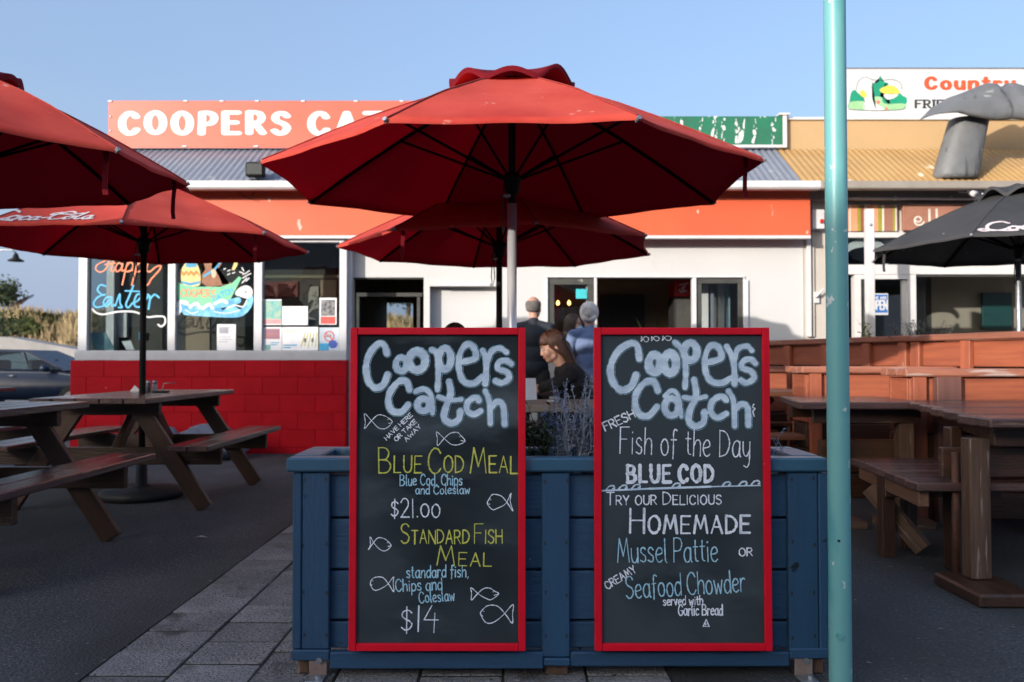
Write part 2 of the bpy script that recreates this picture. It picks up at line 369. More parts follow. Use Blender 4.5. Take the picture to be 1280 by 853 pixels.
m_blackmetal = M('black_powder_coat', (.008, .008, .009), (.014, .014, .014), .65, 10, bump=.05, spec=.2)
m_rib = M('matt_black_rib', (.006, .006, .006), (.01, .01, .01), .9, 10, bump=.02, spec=.03)
m_steel = M('brushed_steel', (.75, .76, .78), (.6, .6, .62), .32, 4, stretch=(1, 1, .2), metal=.55, bump=.05)
m_galv = M('galvanised_steel', (.4, .42, .45), (.3, .32, .34), .45, 20, metal=.8, bump=.2)
m_frame_dk = M('dark_window_frame', (.04, .04, .035), (.06, .06, .055), .5, 6, bump=.1, spots=[((.3, .3, .28), .7, .03, 12, (1, 1, 1))])
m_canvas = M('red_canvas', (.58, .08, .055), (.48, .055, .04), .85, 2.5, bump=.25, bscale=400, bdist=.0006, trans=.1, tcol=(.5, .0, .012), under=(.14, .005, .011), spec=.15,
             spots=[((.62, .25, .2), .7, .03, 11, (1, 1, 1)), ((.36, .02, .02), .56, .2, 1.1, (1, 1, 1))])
m_seam = M('canvas_seam', (.3, .03, .024), (.24, .025, .02), .9, 40, bump=.3, bscale=200)
m_canvas_bk = M('black_canvas', (.03, .03, .032), (.045, .045, .047), .8, 3, bump=.25, bscale=400, bdist=.0006, trans=.03,
                spots=[((.4, .4, .4), .74, .02, 12, (1, 1, 1))])
m_canvas_print = M('canvas_white_print', (.7, .66, .66), (.62, .5, .5), .8, 20, bump=.05)
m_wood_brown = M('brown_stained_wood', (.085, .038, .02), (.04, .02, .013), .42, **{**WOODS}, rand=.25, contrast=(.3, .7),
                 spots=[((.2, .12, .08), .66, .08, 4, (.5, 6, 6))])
m_wood_top = M('worn_table_top', (.13, .07, .06), (.07, .042, .04), .17, **{**WOODS}, rand=.25, spots=[((.22, .14, .1), .62, .08, 5, (.6, 8, 8))])
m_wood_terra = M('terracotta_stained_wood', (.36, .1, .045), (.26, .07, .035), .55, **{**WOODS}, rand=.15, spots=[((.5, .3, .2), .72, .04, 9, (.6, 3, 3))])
m_wood_cap = M('weathered_cap_wood', (.36, .14, .085), (.24, .085, .05), .6, **{**WOODS}, rand=.2, spots=[((.4, .3, .26), .6, .08, 6, (.5, 5, 5))])
m_wood_raw = M('weathered_brown_post', (.14, .078, .048), (.075, .038, .022), .7, **{**WOODS}, rand=.1, spots=[((.26, .2, .16), .64, .05, 9, (.5, 7, 7))])
m_blue = M('blue_planter_paint', (.024, .078, .155), (.02, .064, .13), .45, 3, stretch=(1, 4, 4), bump=.25, bscale=20, rand=.12,
           spots=[((.3, .38, .45), .75, .02, 22, (1, 1, 1)), ((.008, .012, .02), .73, .03, 17, (1, 1, 1))])
m_bluecap = M('blue_planter_cap_paint', (.036, .11, .18), (.03, .09, .155), .4, 3, bump=.2, bscale=20, spots=[((.25, .18, .15), .62, .1, 5, (1, 3, 1))])
m_soil = M('dark_soil', (.03, .022, .016), (.015, .012, .01), .95, 20, bump=1, bscale=60, bdist=.01)
m_board_red = M('red_frame_paint', (.72, .004, .022), (.6, .003, .018), .5, spec=.25, scale=4, bump=.12, bscale=40, spots=[((.7, .5, .45), .78, .01, 30, (1, 1, 1))])
m_slate = M('smudged_chalkboard', (.011, .017, .021), (.021, .031, .037), .8, spec=.2, scale=2.2, stretch=(1, 1, 1.6), bump=.05, bscale=200, contrast=(.4, .75),
            spots=[((.11, .135, .155), .5, .3, 2.6, (1, 1, 2.5)), ((.046, .06, .07), .46, .14, 1.1, (1, 1, 1)), ((.25, .28, .3), .76, .03, 9, (.6, 1, 1.6))])
def chalk(name, c, d): return M(name, c, d, .95, 90, bump=.3, bscale=300, contrast=(.42, .66))
m_ch_white = M('chalk_white', (.85, .9, .98), (.3, .34, .4), .95, 70, bump=.3, bscale=300, contrast=(.5, .8)); m_ch_fill = M('chalk_pale_fill', (.74, .87, .98), (.42, .54, .68), .95, 16, stretch=(1, 1, 2.2), bump=.2, bscale=200, contrast=(.3, .7))
m_ch_blue = chalk('chalk_light_blue', (.42, .68, .82), (.3, .52, .66)); m_ch_cyan = chalk('chalk_edge_blue', (.25, .5, .62), (.16, .36, .48))
m_ch_yel = chalk('chalk_yellow_green', (.66, .66, .12), (.48, .49, .1))
m_teal = M('teal_pole_paint', (.19, .43, .41), (.1, .34, .36), .38, 3, stretch=(1, 1, .3), bump=.12, bscale=30, contrast=(.3, .75),
           spots=[((.55, .62, .6), .665, .012, 24, (1, 1, .8)), ((.04, .26, .3), .58, .2, 5, (1, 1, .3))])
m_asphalt = M('dark_asphalt', (.078, .084, .094), (.05, .054, .062), .8, .9, bump=1, bscale=95, bdist=.004, contrast=(.38, .62),
              spots=[((.17, .17, .17), .56, .1, 75, (1, 1, 1)), ((.018, .019, .02), .6, .06, 60, (1, 1, 1)), ((.034, .036, .036), .49, .14, .6, (1, .5, 1)), ((.36, .36, .36), .74, .02, 42, (1, 1, 1)), ((.012, .012, .013), .735, .012, 7, (1, 1, 1)), ((.12, .125, .135), .6, .2, 1.3, (1, .6, 1))])
m_paver = M('exposed_aggregate_paver', (.27, .26, .265), (.165, .16, .163), .85, 5, bump=1, bscale=90, bdist=.004, rand=.22,
            spots=[((.3, .28, .26), .58, .06, 85, (1, 1, 1)), ((.035, .035, .035), .6, .05, 100, (1, 1, 1)), ((.08, .074, .068), .58, .1, 4, (1, 1, 1))])
m_moss = M('joint_moss', (.012, .012, .01), (.02, .022, .014), .95, 30, bump=1, bscale=90)
m_concrete = M('pale_concrete', (.3, .29, .28), (.24, .23, .22), .85, 1, bump=.3)
m_black = M('black_rubber', (.012, .012, .012), (.02, .02, .02), .6, 8, bump=.1)
# ------------------------------------------------------------------ ground
def sheet(name, mat, x0, x1, y0, y1, z):
    o = link(name, pyd(name, [(x0, y0, z), (x1, y0, z), (x1, y1, z), (x0, y1, z)], [(0, 1, 2, 3)]), mat); o['kind'] = 'structure'; return o
m_ground = M('far_ground', (.16, .155, .15), (.11, .11, .1), .9, .3, bump=.3, bscale=20)
# ground with a hole under the paving strip is not needed: the paving sheet lies above
sheet('ground', m_ground, -900, 900, -300, 1500, -.09)
PXL, PXR, PY0, PY1 = -1.43, .53, 1.2, 6.7
for a in ((-14, PXL, -6, 14), (PXR, 14, -6, 14), (PXL, PXR, PY1, 14), (PXL, PXR, -6, PY0)):
    s = MB(); s.box(a[0], a[1], a[2], a[3], -.088, 0); o = s.build('asphalt_forecourt', m_asphalt); o['kind'] = 'structure'
pav = MB(); pav.box(PXL, PXR, PY0, PY1, -.086, -.006); pav = pav.build('paving', m_moss); pav['kind'] = 'structure'
cw = .262; cl = .236; ncol = int(round((PXR - PXL) / cw)); cw = (PXR - PXL) / ncol; rp_ = random.Random(3)
pm = [boxmesh(cw - .01, cl - .016, .03, .003) for _ in range(1)]; pm[0].materials.append(m_paver)
ww = (PXR - PXL) / ncol
for i in range(ncol):
    off = (i % 2) * .11
    nrow = 21
    for j in range(nrow):
        y = PY0 + .13 + off + j * cl
        o = link('paver', pm[0], None, pav, (PXL + ww * (i + .5), y, -.0155 + rp_.uniform(-.003, .0015)), (rp_.uniform(-.006, .006), rp_.uniform(-.006, .006), rp_.uniform(-.006, .006)))
# litter and grit scattered on the forecourt
g = MB(); rg = random.Random(11)
for _ in range(420):
    y = rg.uniform(2.2, 9); x = rg.uniform(-.62, .62) * y; s = rg.choice([.004, .005, .006, .012])
    a = rg.uniform(0, 6.3); q = [(x + s * math.cos(a + k * 1.57) * (1, .5)[k % 2], y + s * math.sin(a + k * 1.57), .0012 + rg.uniform(0, .002)) for k in range(4)]
    g.add(q + [(x, y, .005)], [(0, 1, 4), (1, 2, 4), (2, 3, 4), (3, 0, 4)])
o = g.build('grit', M('grit_pale', (.28, .27, .25), (.12, .11, .1), .9, 3, bump=0)); o['kind'] = 'stuff'; tag(o, 'grit and tiny litter scattered over the dark forecourt', 'litter')
lf = thing('dry_leaf', 'pale curled scrap lying on the asphalt between left tables and pavers', 'litter', (-1.85, 5.05, 0))
s = MB(); s.add([(-.04, 0, .004), (0, -.015, .012), (.045, 0, .005), (0, .018, .014)], [(0, 1, 2), (0, 2, 3)]); s.build('blade', M('pale_leaf', (.4, .38, .35), None, .8), lf)

# ------------------------------------------------------------------ far background left: road, retaining wall, hillside, lamp, car
sheet('road', M('grey_road', (.17, .17, .17), (.13, .13, .13), .85, .5, bump=.3, bscale=30), -60, -2, 13.6, 28, -.08)
rw = MB(); N = 40
def wtop(x): return .72 + 1.25 * max(0, min(1, (-12.5 - x) / 6)) ** .8 * (1 if x > -60 else 1)
xs = [-70 + i * 80 / N for i in range(N + 1)]
V = []; Fq = []
for x in xs:
    V += [(x, 30, -.09), (x, 30, wtop(x) * .55), (x, 30.25, wtop(x) * .56), (x, 30.3, wtop(x)), (x, 31.2, wtop(x) + .02), (x, 31.2, -.09)]
for i in range(N):
    for k in range(5): Fq.append((i * 6 + k, i * 6 + k + 6, i * 6 + k + 7, i * 6 + k + 1))
o = link('retaining_wall', pyd('retaining_wall', V, Fq), m_concrete); tag(o, 'pale concrete retaining wall with a sloping top behind the parked car', 'wall')
# hillside
NX, NY = 180, 24; V = []; Fq = []
from mathutils import noise as mn
def htop(x): return 3.15 + .5 * mn.noise(Vector((x * .25, 1.7, 0))) + (.5 * max(0, min(1, (-18 - x) / 6)))
for j in range(NY + 1):
    for i in range(NX + 1):
        x = -75 + i * 90 / NX; t = j / NY
        y = 40 + 3.2 * t + 1.6 * mn.noise(Vector((x * .55, t * 2, 3))) ; z = -.2 + htop(x) * min(1, t * 1.25) ** .9 + .4 * mn.noise(Vector((x * 1.2, t * 5, 9))) * (t > .2)
        if j == NY: y += 14; z += .3
        V.append((x, y, z))
for j in range(NY):
    for i in range(NX): a = j * (NX + 1) + i; Fq.append((a, a + 1, a + NX + 2, a + NX + 1))
m_hill = M('hillside_earth', (.3, .22, .13), (.14, .12, .06), .95, .9, stretch=(1.6, 1, .5), bump=.8, bscale=6, bdist=.03)
hill = link('hillside', pyd('hillside', V, Fq), m_hill, smooth=True); hill['kind'] = 'structure'
rh = random.Random(5)
for nm, mm, cnt, lab in (('dry_grass', M('dry_grass_blades', (.42, .32, .18), (.24, .18, .09), .9, 2, bump=0), 15000, 'tall dry straw-coloured grass covering the hillside behind the car'),
                         ('green_scrub', M('green_scrub_leaves', (.09, .11, .03), (.05, .065, .02), .9, 1, bump=0), 9000, 'olive green scrub growing in patches along the hillside top')):
    s = MB()
    for _ in range(cnt):
        x = rh.uniform(-42, 6); t = rh.random()
        pn = mn.noise(Vector((x * .35, t * 1.2, 20)))
        if nm == 'green_scrub':
            t = .55 + .45 * t
            if pn < .12: continue
        elif pn > .3 and t > .5: continue
        y = 39.6 + 3.2 * t + 1.6 * mn.noise(Vector((x * .55, t * 2, 3))); z = -.2 + htop(x) * min(1, t * 1.25) ** .9
        h = rh.uniform(.25, .6) if nm == 'dry_grass' else rh.uniform(.12, .3); w = rh.uniform(.03, .07) if nm == 'dry_grass' else h * .7
        a = rh.uniform(-.6, .6); dx = rh.uniform(-.15, .15) * (2 if nm != 'dry_grass' else 1)
        s.add([(x - w, y, z), (x + w, y + a * .1, z), (x + dx + w * .3, y - rh.uniform(0, .3), z + h)], [(0, 1, 2)])
    o = s.build(nm, mm); o['kind'] = 'stuff'; tag(o, lab, 'grass' if nm == 'dry_grass' else 'shrubs')
m_leaf = M('dark_green_leaves', (.05, .075, .02), (.03, .045, .015), .8, 2, bump=0)
m_bark = M('bark', (.15, .11, .08), (.08, .06, .045), .9, 4, stretch=(3, 3, .5), bump=.5)
def tree(x, y, z0, h, r, label, n=1300, seed=1):
    t = thing('tree', label, 'tree', (x, y, z0)); R = random.Random(seed)
    s = MB(); s.tube([(0, 0, -.3), (.1, 0, h * .45), (0, 0, h * .7)], [.16, .11, .05])
    for k in range(6):
        a = R.uniform(0, 6.28); s.tube([(.05, 0, h * (.35 + .05 * k)), (r * .6 * math.cos(a), r * .6 * math.sin(a), h * (.6 + .05 * k))], [.06, .02], 5)
    s.build('trunk', m_bark, t)
    s = MB(); cl_ = [(R.gauss(0, r * .45), R.gauss(0, r * .4), h * R.uniform(.5, .98), R.uniform(.25, .5) * r) for _ in range(13)]
    for _ in range(n):
        c = R.choice(cl_); d = Vector((R.gauss(0, 1), R.gauss(0, 1), R.gauss(0, .8))).normalized() * c[3] * R.random() ** .4
        p = Vector(c[:3]) + d; q = .13
        s.add([p + Vector((R.uniform(-q, q), R.uniform(-q, q), R.uniform(-q, q))) for _ in range(3)], [(0, 1, 2)])
    s.build('crown', m_leaf, t)
tree(-26.5, 45, 3.2, 1.9, 1.5, 'feathery tree on the hilltop at the far left edge', seed=2)
tree(-5.7, 46, 3.2, 2.2, 1.8, 'bushy dark tree on the hilltop seen through the serving hatch', seed=4)
tree(-22.6, 36, -.1, 3.4, 2.0, 'dark green bush in front of the hillside at the left edge', 2000, seed=6)
# street lamp
sl = thing('street_lamp', 'grey street lamp arm with a small bell shade at the far left', 'street lamp', (-17.4, 27, 0))
tube('pole', m_galv, [(0, 0, -.09), (0, 0, 4.5)], .05, sl); tube('arm', m_galv, [(0, 0, 4.5), (.1, 0, 4.58), (1.4, 0, 4.6), (1.52, 0, 4.5)], .03, sl)
lathe('lamp_shade', m_blackmetal, [(.03, .22), (.07, .16), (.1, .06), (.24, -.02), (.23, -.05)], sl, loc=(1.52, 0, 4.28))
# parked car
def car():
    c = thing('parked_car', 'dark blue four-door car parked behind the left picnic tables', 'car', (-11.6, 19, -.08))
    mp = M('dark_blue_car_paint', (.006, .016, .04), (.005, .013, .034), .4, 2, bump=0, spec=.35)
    mg = glass_mat('car_glass', (.35, .45, .5)); mw = M('tyre', (.015, .015, .015), None, .7); mr = M('alloy_rim', (.5, .5, .52), None, .3, metal=1)
    # side profile (x forward = +x), lofted across the width
    low = [(-2.2, .32), (-2.24, .6), (-2.15, .9), (-1.6, .96), (1.0, .93), (1.9, .8), (2.2, .6), (2.2, .3)]
    bm = bmesh.new(); W_ = [(-.86, .95), (-.8, 1), (.8, 1), (.86, .95)]; rings = []
    for yy, sc in W_:
        rings.append([bm.verts.new((x * sc, yy, .2 + (z - .2) * (sc if z > .5 else 1))) for x, z in low])
    for a, b in zip(rings[:-1], rings[1:]):
        for i in range(len(low)):
            j = (i + 1) % len(low); bm.faces.new((a[i], a[j], b[j], b[i]))
    bm.faces.new(rings[0]); bm.faces.new(rings[-1][::-1]); bmesh.ops.recalc_face_normals(bm, faces=bm.faces[:])
    bmesh.ops.bevel(bm, geom=bm.edges[:], offset=.05, segments=2, affect='EDGES')
    link('body', bm_mesh('body', bm), mp, c, smooth=True)
    def loft(pr, ins):
        bm = bmesh.new(); r = []
        for s in (-1, 1): r.append([bm.verts.new((x, s * (.8 - ins * (z - .9)), z)) for x, z in pr])
        n = len(pr)
        for i in range(n): j = (i + 1) % n; bm.faces.new((r[0][i], r[0][j], r[1][j], r[1][i]))
        bm.faces.new(r[0]); bm.faces.new(r[1][::-1]); bmesh.ops.recalc_face_normals(bm, faces=bm.faces[:]); return bm
    roof = loft([(-1.75, .93), (-1.0, 1.3), (-.4, 1.38), (.3, 1.36), (1.25, .93), (1.15, .92), (.27, 1.31), (-.4, 1.33), (-1.0, 1.25), (-1.6, .92)], .5)
    link('roof', bm_mesh('roof', roof), mp, c)
    for s in (-1, 1):
        for q in ([(-1.5, .95), (-1.0, 1.25), (-.5, 1.32), (-.45, .95)], [(-.38, .95), (-.42, 1.32), (.25, 1.3), (1.08, .95)]):
            link('side_window', pyd('w', [(x, s * (.79 - .5 * (z - .9)), z) for x, z in q], [(0, 1, 2, 3)]), mg, c)
        beam('door_pillar', mp, (-.42, s * .77, .93), (-.46, s * .59, 1.32), .05, .03, c)
        tube('door_handle', mr, [(.2 - .15, s * .875, .82), (.2, s * .89, .82)], .012, c); tube('door_handle', mr, [(-.95, s * .875, .83), (-.8, s * .89, .83)], .012, c)
        lathe('wing_mirror', mp, [(.02, -.08), (.09, -.05), (.1, .03), (.04, .07)], c, 10, (.85, s * .95, .98))
        for x in (-1.35, 1.4):
            w = link('wheel', pyd('wheel', *[list(map(tuple, q)) if i == 0 else q for i, q in enumerate(tube_geo([(0, -.1, 0), (0, .1, 0)], .31, 24))]), mw, c, (x, s * .78, .31))
            link('rim', pyd('rim', *[list(map(tuple, q)) if i == 0 else q for i, q in enumerate(tube_geo([(0, -.108, 0), (0, .108, 0)], .2, 12))]), mr, w)
    for x in (-.75, .35):
        box('seat', m_black, x - .1, x + .05, -.55, .55, .5, 1.15, c, .05)
    v, f = tube_geo([(.75 + .03 * math.sin(a), -.35 + .17 * math.cos(a), .98 + .17 * math.sin(a)) for a in [k * math.pi / 8 for k in range(17)]], .015, 6)
    link('steering_wheel', pyd('sw', v, f), m_black, c)
    return c
c_ = car(); c_.location = (-10.55, 18.5, -.08)

# ------------------------------------------------------------------ unseen building across the street, added behind the viewpoint; roofline stepped to shape the shade
ba = thing('unseen_shade_building', 'unseen long building across the street, roofline stepped to shape the shade', 'building', (0, -12, 0))
mba = M('shade_building_render', (.6, .58, .55), (.52, .5, .47), .8, 1, bump=.1)
for x0, x1, h in ((-60, -26.3, 9.2), (-26.3, -20, 7.46), (-20, -14.8, 6.2), (-14.8, 14, 5.8)):
    box('wall', mba, x0, x1, -6 if h < 9 else -1.4, 0, 0, h, ba, 0)
for k in range(9):
    x = -22 + k * 3.6
    w = box('window', m_trim, x, x + 2, -.02, .03, 1, 2.4, ba, .005); box('pane', m_dark, -.92, .92, .03, .04, -.62, .62, w, 0)

# ------------------------------------------------------------------ takeaway building
YB, YF = 9.6, 9.85       # window bay front, middle facade front
TB = thing('takeaway_building', 'red and white takeaway shop with window bay and serving hatches', 'building', (0, 0, 0))
XL = PX(88, YB); XR = PX(433, YB)
bw = thing('x', '', '')  # replaced below
bpy.data.objects.remove(bw)
back = MB(); back.box(XL + .01, XR - .01, YB + .006, YB + .2, 0, 1.055); back.box(XL + .006, XL + .2, YB + .2, 13, 0, 1.055)
bwall = back.build('block_wall', m_red_block, TB)
zs = [0, .07, .27, .47, .67, .87, 1.058]; bmr = {}
for i in range(6):
    z0, z1 = zs[i], zs[i + 1]; x = -3.03 - .4 * 6 + (.2 if i % 2 == 0 else 0)
    while x < XR:
        a, b = max(x, XL), min(x + .4, XR)
        if b - a > .05: box('block', m_red_block, a + .0015, b - .0015, YB, YB + .05, z0 + .0015, z1 - .0015, bwall, .0035)
        x += .4
    box('block', m_red_block, XR - .1, XR, YB + .052, YF + .1, z0 + .002, z1 - .002, bwall, .004)
# window bay frames
def pxbox(name, mat, p0, p1, q0, q1, Y, dep, parent=None, bev=.003):
    """box whose front face at depth Y covers pixels p0..p1 by q0..q1 (q0 = top)"""
    return box(name, mat, PX(p0, Y), PX(p1, Y), Y, Y + dep, PZ(q1, Y), PZ(q0, Y), parent, bev)
Yw = YB + .05
pxbox('sill', m_trim, 93, 433, 438.5, 450.5, Yw - .04, .16, TB)
pxbox('frame_head', m_trim, 96, 430, 297, 303, Yw, .1, TB)
for a, b in ((97, 108), (209, 218.5), (317, 327), (424, 433)): pxbox('frame_post', m_trim, a, b, 303, 438.4, Yw, .1, TB)
box('corner_post', m_trim, PX(424, YB), PX(424, YB) + .11, Yw + .1, YF + .02, 0, 2.75, TB)
panes = []
for a, b in ((108, 209), (218.5, 317), (327, 424)):
    panes.append(pxbox('window_pane', m_glass, a, b, 303, 438.4, Yw + .05, .006, TB, 0))
# side window at the left corner of the bay
xs_ = PX(97, Yw)
box('side_sill', m_trim, xs_, xs_ + .1, Yw + .1, Yw + .75, 1.0, 1.14, TB)
box('side_post', m_trim, xs_, xs_ + .1, Yw + .66, Yw + .75, 1.14, 2.42, TB)
box('side_pane', m_glass, xs_ + .05, xs_ + .056, Yw + .1, Yw + .66, 1.14, 2.42, TB, 0)
box('side_wall', m_white, xs_, xs_ + .1, Yw + .75, 13.2, 1.06, 2.7, TB, 0)
# red band, strip, gutter, roof
xl, xr = PX(97, YB), PX(1005, YF)
box('red_band', m_red_band, xl, xr, YB, YF + .1, PZ(295, YB), PZ(247, YB), TB, .004)
box('upper_red_band', m_red_band, xl, xr, YB + .02, YF + .1, PZ(246.5, YB), PZ(236, YB), TB, .004)
box('white_strip', m_trim, xl, xr, YB - .012, YB + .06, PZ(298.5, YB), PZ(294.6, YB), TB, .003)
box('side_band', m_red_band, xl, xl + .1, YF + .1, 13.2, PZ(298, YB), 3.0, TB, 0)
yg = 9.32
gz0, gz1 = PZ(236, yg), PZ(226, yg)
g = MB(); prof = [(0, gz1), (0, gz0 + .02), (.02, gz0), (.12, gz0), (.12, gz1 + .01)]
V = [(x, yg + a, b) for x in (xl - .1, xr + .02) for a, b in prof]; Fq = [(i, i + 1, i + 6, i + 5) for i in range(4)] + [(0, 1, 2, 3, 4), (9, 8, 7, 6, 5)]
o = link('gutter', pyd('gutter', V, Fq), m_trim, TB)
def corrugated(name, mat, x0, x1, ya, za, yb, zb, pitch, amp, parent, cut=None):
    n = int((x1 - x0) / pitch * 8); V = []; Fq = []
    for i in range(n + 1):
        x = x0 + (x1 - x0) * i / n; d = amp * math.sin(2 * math.pi * x / pitch)
        xa = x
        V += [(xa, ya, za + d), (xa, yb, zb + d), (xa, ya, za + d - .003), (xa, yb, zb + d - .003)]
    for i in range(n): a = i * 4; Fq += [(a, a + 4, a + 5, a + 1), (a + 2, a + 3, a + 7, a + 6), (a, a + 2, a + 6, a + 4)]
    return link(name, pyd(name, V, Fq), mat, parent, smooth=True)
YR = 10.27; zr0 = PZ(227, 9.36); zr1 = PZ(187, YR)
corrugated('corrugated_roof', m_greyroof, xl - .08, PX(1003, 9.36), 9.36, zr0, YR, zr1, .076, .009, TB)
box('roof_flashing', m_greyroof, xl - .08, PX(1003, 9.36), YR - .05, YR + .05, zr1 - .0, zr1 + .035, TB)
box('parapet_wall', m_white, xl + .05, PX(984, YR), YR + .12, YR + .3, 2.7, PZ(150, YR), TB, 0)
box('roof_deck', m_greyroof, xl, xr, YR + .3, 13.4, 2.95, 3.05, TB, 0)
box('gable_wall', m_red_band, xl, xl + .06, YB + .1, YR, 2.9, 3.02, TB, 0)
# middle facade: solid pieces round the openings
hx = [(437, 440), (529, 537), (625, 683), (930, 1005)]
fac = TB
z_top = PZ(292, YF)
def fbox(a, b, q0, q1, name='facade_wall', dep=.16, Y=YF, mat=None): return pxbox(name, mat or m_white, a, b, q0, q1, Y, dep, fac, 0)
fbox(433.5, 1005, 292, 347)                 # above all openings
fbox(433.5, 440, 347.01, 560); fbox(529.5, 537, 347.01, 560)
fbox(537, 626, 347.01, 358)
fbox(626, 683, 347.01, 560); fbox(932, 1005, 347.01, 560)
fbox(440, 529.5, 430, 560); fbox(683, 932, 430, 560)
fbox(537, 626, 358, 560, 'recessed_panel', .05, YF + .14)
pxbox('lintel_trim', m_trim, 548, 613, 354, 358, YF - .02, .02, fac)
# hatch: dark reveal and trims
pxbox('hatch_frame', m_frame_dk, 440, 529.5, 347, 349, YF + .02, .1, fac)
pxbox('inner_window_frame', m_frame_dk, 444, 528, 366, 371, YF + .35, .05, fac); pxbox('inner_window_frame', m_frame_dk, 444, 449, 371, 420, YF + .35, .05, fac)
pxbox('inner_window_frame', m_frame_dk, 521, 525, 371, 420, YF + .35, .05, fac)
# casements
def casement(a, b, q0, q1, w, Y, lab=None):
    f = pxbox('casement_frame', m_frame_dk, a, b, q0, q0 + w, Y, .05, fac)
    px = pxbox
    px('casement_frame', m_frame_dk, a, a + w, q0 + w, q1, Y, .05, fac); px('casement_frame', m_frame_dk, b - w, b, q0 + w, q1, Y, .05, fac)
    px('casement_frame', m_frame_dk, a + w, b - w, q1 - w, q1, Y, .05, fac)
    px('casement_pane', m_glass, a + w, b - w, q0 + w, q1 - w, Y + .02, .006, fac, 0)
casement(685, 743, 348, 430, 8, YF + .01); casement(871, 930, 348, 430, 6.5, YF + .01)
for a, b in ((682, 685), (743, 746.5), (866, 871), (930, 932)): pxbox('white_jamb', m_trim, a, b, 347, 430, YF - .015, .09, fac)
pxbox('white_head', m_trim, 682, 932, 345.2, 347, YF - .02, .04, fac)
pxbox('white_bar', m_trim, 733, 737, 354, 430, YF + .07, .03, fac)
pxbox('counter', m_trim, 676, 940, 428, 433, YF - .25, .4, fac)
pxbox('cable_duct', m_trim, 930, 936, 350, 560, YF - .03, .03, fac)
# interior shell
box('floor_slab', m_dark, xl + .1, xr, YF, 13.2, -.05, .02, fac, 0)
box('ceiling', m_int, xl + .1, xr, YF + .16, 13.2, 2.62, 2.68, fac, 0)
bx0, bx1 = PX(478, 13), PX(516, 13); bz0, bz1 = 1.25, PZ(378, 13)
for a in ((xl + .1, bx0, 0, 2.62), (bx1, xr, 0, 2.62), (bx0, bx1, bz1, 2.62), (bx0, bx1, 0, bz0)):
    box('rear_wall', m_int, a[0], a[1], 13, 13.2, a[2], a[3], fac, 0)
box('rear_pane', m_glass, bx0, bx1, 13.08, 13.09, bz0, bz1, fac, 0)
box('partition', m_intbrown, PX(660, YF), PX(660, YF) + .08, YF + .3, 13, 0, 2.62, fac, 0)
box('partition', m_intbrown, xr - .1, xr - .02, YF + .2, 13, 0, 2.62, fac, 0)
box('partition', m_dark, PX(425, YF), PX(425, YF) + .08, YF + .3, 13, 0, 2.62, fac, 0)
box('mid_wall', m_intbrown, PX(660, YF) + .1, xr - .1, 11.6, 11.7, 0, 2.62, fac, 0)
# things inside
tv = thing('television', 'large dark screen on the wall inside the right serving hatch', 'television', (0, 0, 0))
pxbox('screen', m_black, 750, 806, 369, 410, 11.5, .04, tv); pxbox('stand', m_blackmetal, 765, 790, 410, 418, 11.5, .05, tv)
fr = thing('drinks_fridge', 'tall drinks fridge with a red lit header inside the hatch', 'fridge', (0, 0, 0))
pxbox('cabinet', m_black, 843, 868, 371, 520, 10.55, .4, fr); h_ = pxbox('header', M('fridge_red', (.5, .01, .015), None, .4), 843, 868, 351, 370.5, 10.5, .42, fr)
pxbox('glass_door', m_frame_dk, 846, 866, 374, 510, 10.53, .02, fr)
def S(pts, w): return (smooth_pts(pts), w)
def pxs(st, ox, oy, k, Y):
    """strokes given in zoom pixels (origin ox,oy, zoom factor k) to metres on the plane at depth Y"""
    out = []
    for pts, w in st:
        out.append(([np.array(at(ox + p[0] / k, oy + p[1] / k, Y)) for p in pts], w / k / F * Y))
    return out
def pxtext(text, a, b, h, w, ox, oy, k, Y, **kw):
    A = at(ox + a[0] / k, oy + a[1] / k, Y); B = at(ox + b[0] / k, oy + b[1] / k, Y)
    return text_strokes(text, A, B, h / k / F * Y, w / k / F * Y, **kw)
write('lettering', m_sign_white, pxs([S([(866, 112), (850, 122), (862, 132), (850, 142), (838, 130)], 6), S([(838, 105), (880, 98)], 4), S([(840, 142), (875, 136)], 4)], 640, 330, 4, 10.49), fr, 10.495, .004)
pl = thing('pot_plant', 'spiky pot plant silhouetted inside the right serving hatch', 'plant', (PX(820, 11.2), 11.2, .95))
s = MB()
for k in range(9):
    a = k * .7; s.tube([(0, 0, 0), (.12 * math.cos(a), .1 * math.sin(a), .35), (.3 * math.cos(a), .2 * math.sin(a), .45 + .12 * (k % 3))], [.012, .016, .003], 4)
s.build('leaves', m_leaf, pl); lathe('pot', m_concrete, [(.08, -.2), (.11, 0), (.1, 0)], pl, 14)
box('plinth', m_dark, -.2, .2, -.2, .2, -.94, -.2, pl)
m_lamp = emit_mat('warm_bulb', (1, .45, .12), 3)
for k, (px, py) in enumerate(((697.5, 379), (711.5, 379), (709.5, 411.5))):
    b = lathe('light_bulb', m_lamp, [(.004, .035), (.02, .015), (.023, -.013), (.007, -.03)], None, 10, (PX(px, 11.0), 11.0, PZ(py, 11.0)))
    tag(b, ['left bulb of the upper pair glowing orange behind the open casement', 'right bulb of the upper pair glowing orange behind the open casement', 'lower single orange bulb glowing behind the open casement'][k], 'light bulb', 'glowing bulbs behind the casement')
st = pxbox('sticker', M('turquoise_sticker', (.05, .5, .55), None, .5), 720, 734, 361.5, 373.5, YF + .012, .004); tag(st, 'turquoise square sticker on the open casement glass', 'sticker')
for a, b, q0, q1, m__ in ((876, 886, 356, 425, m_sign_white), (889, 893, 362, 425, m_greyroof), (898, 906, 354, 425, m_sign_white), (908, 913, 354, 425, M('pale_blue_reflection', (.35, .5, .6), None, .8)), (894, 897, 372, 425, m_gutter2)):
    pxbox('curtain_strip', m__, a, b, q0, q1, 10.35, .03, TB)  # coloured strips behind the right casement stand in for reflections in its glass
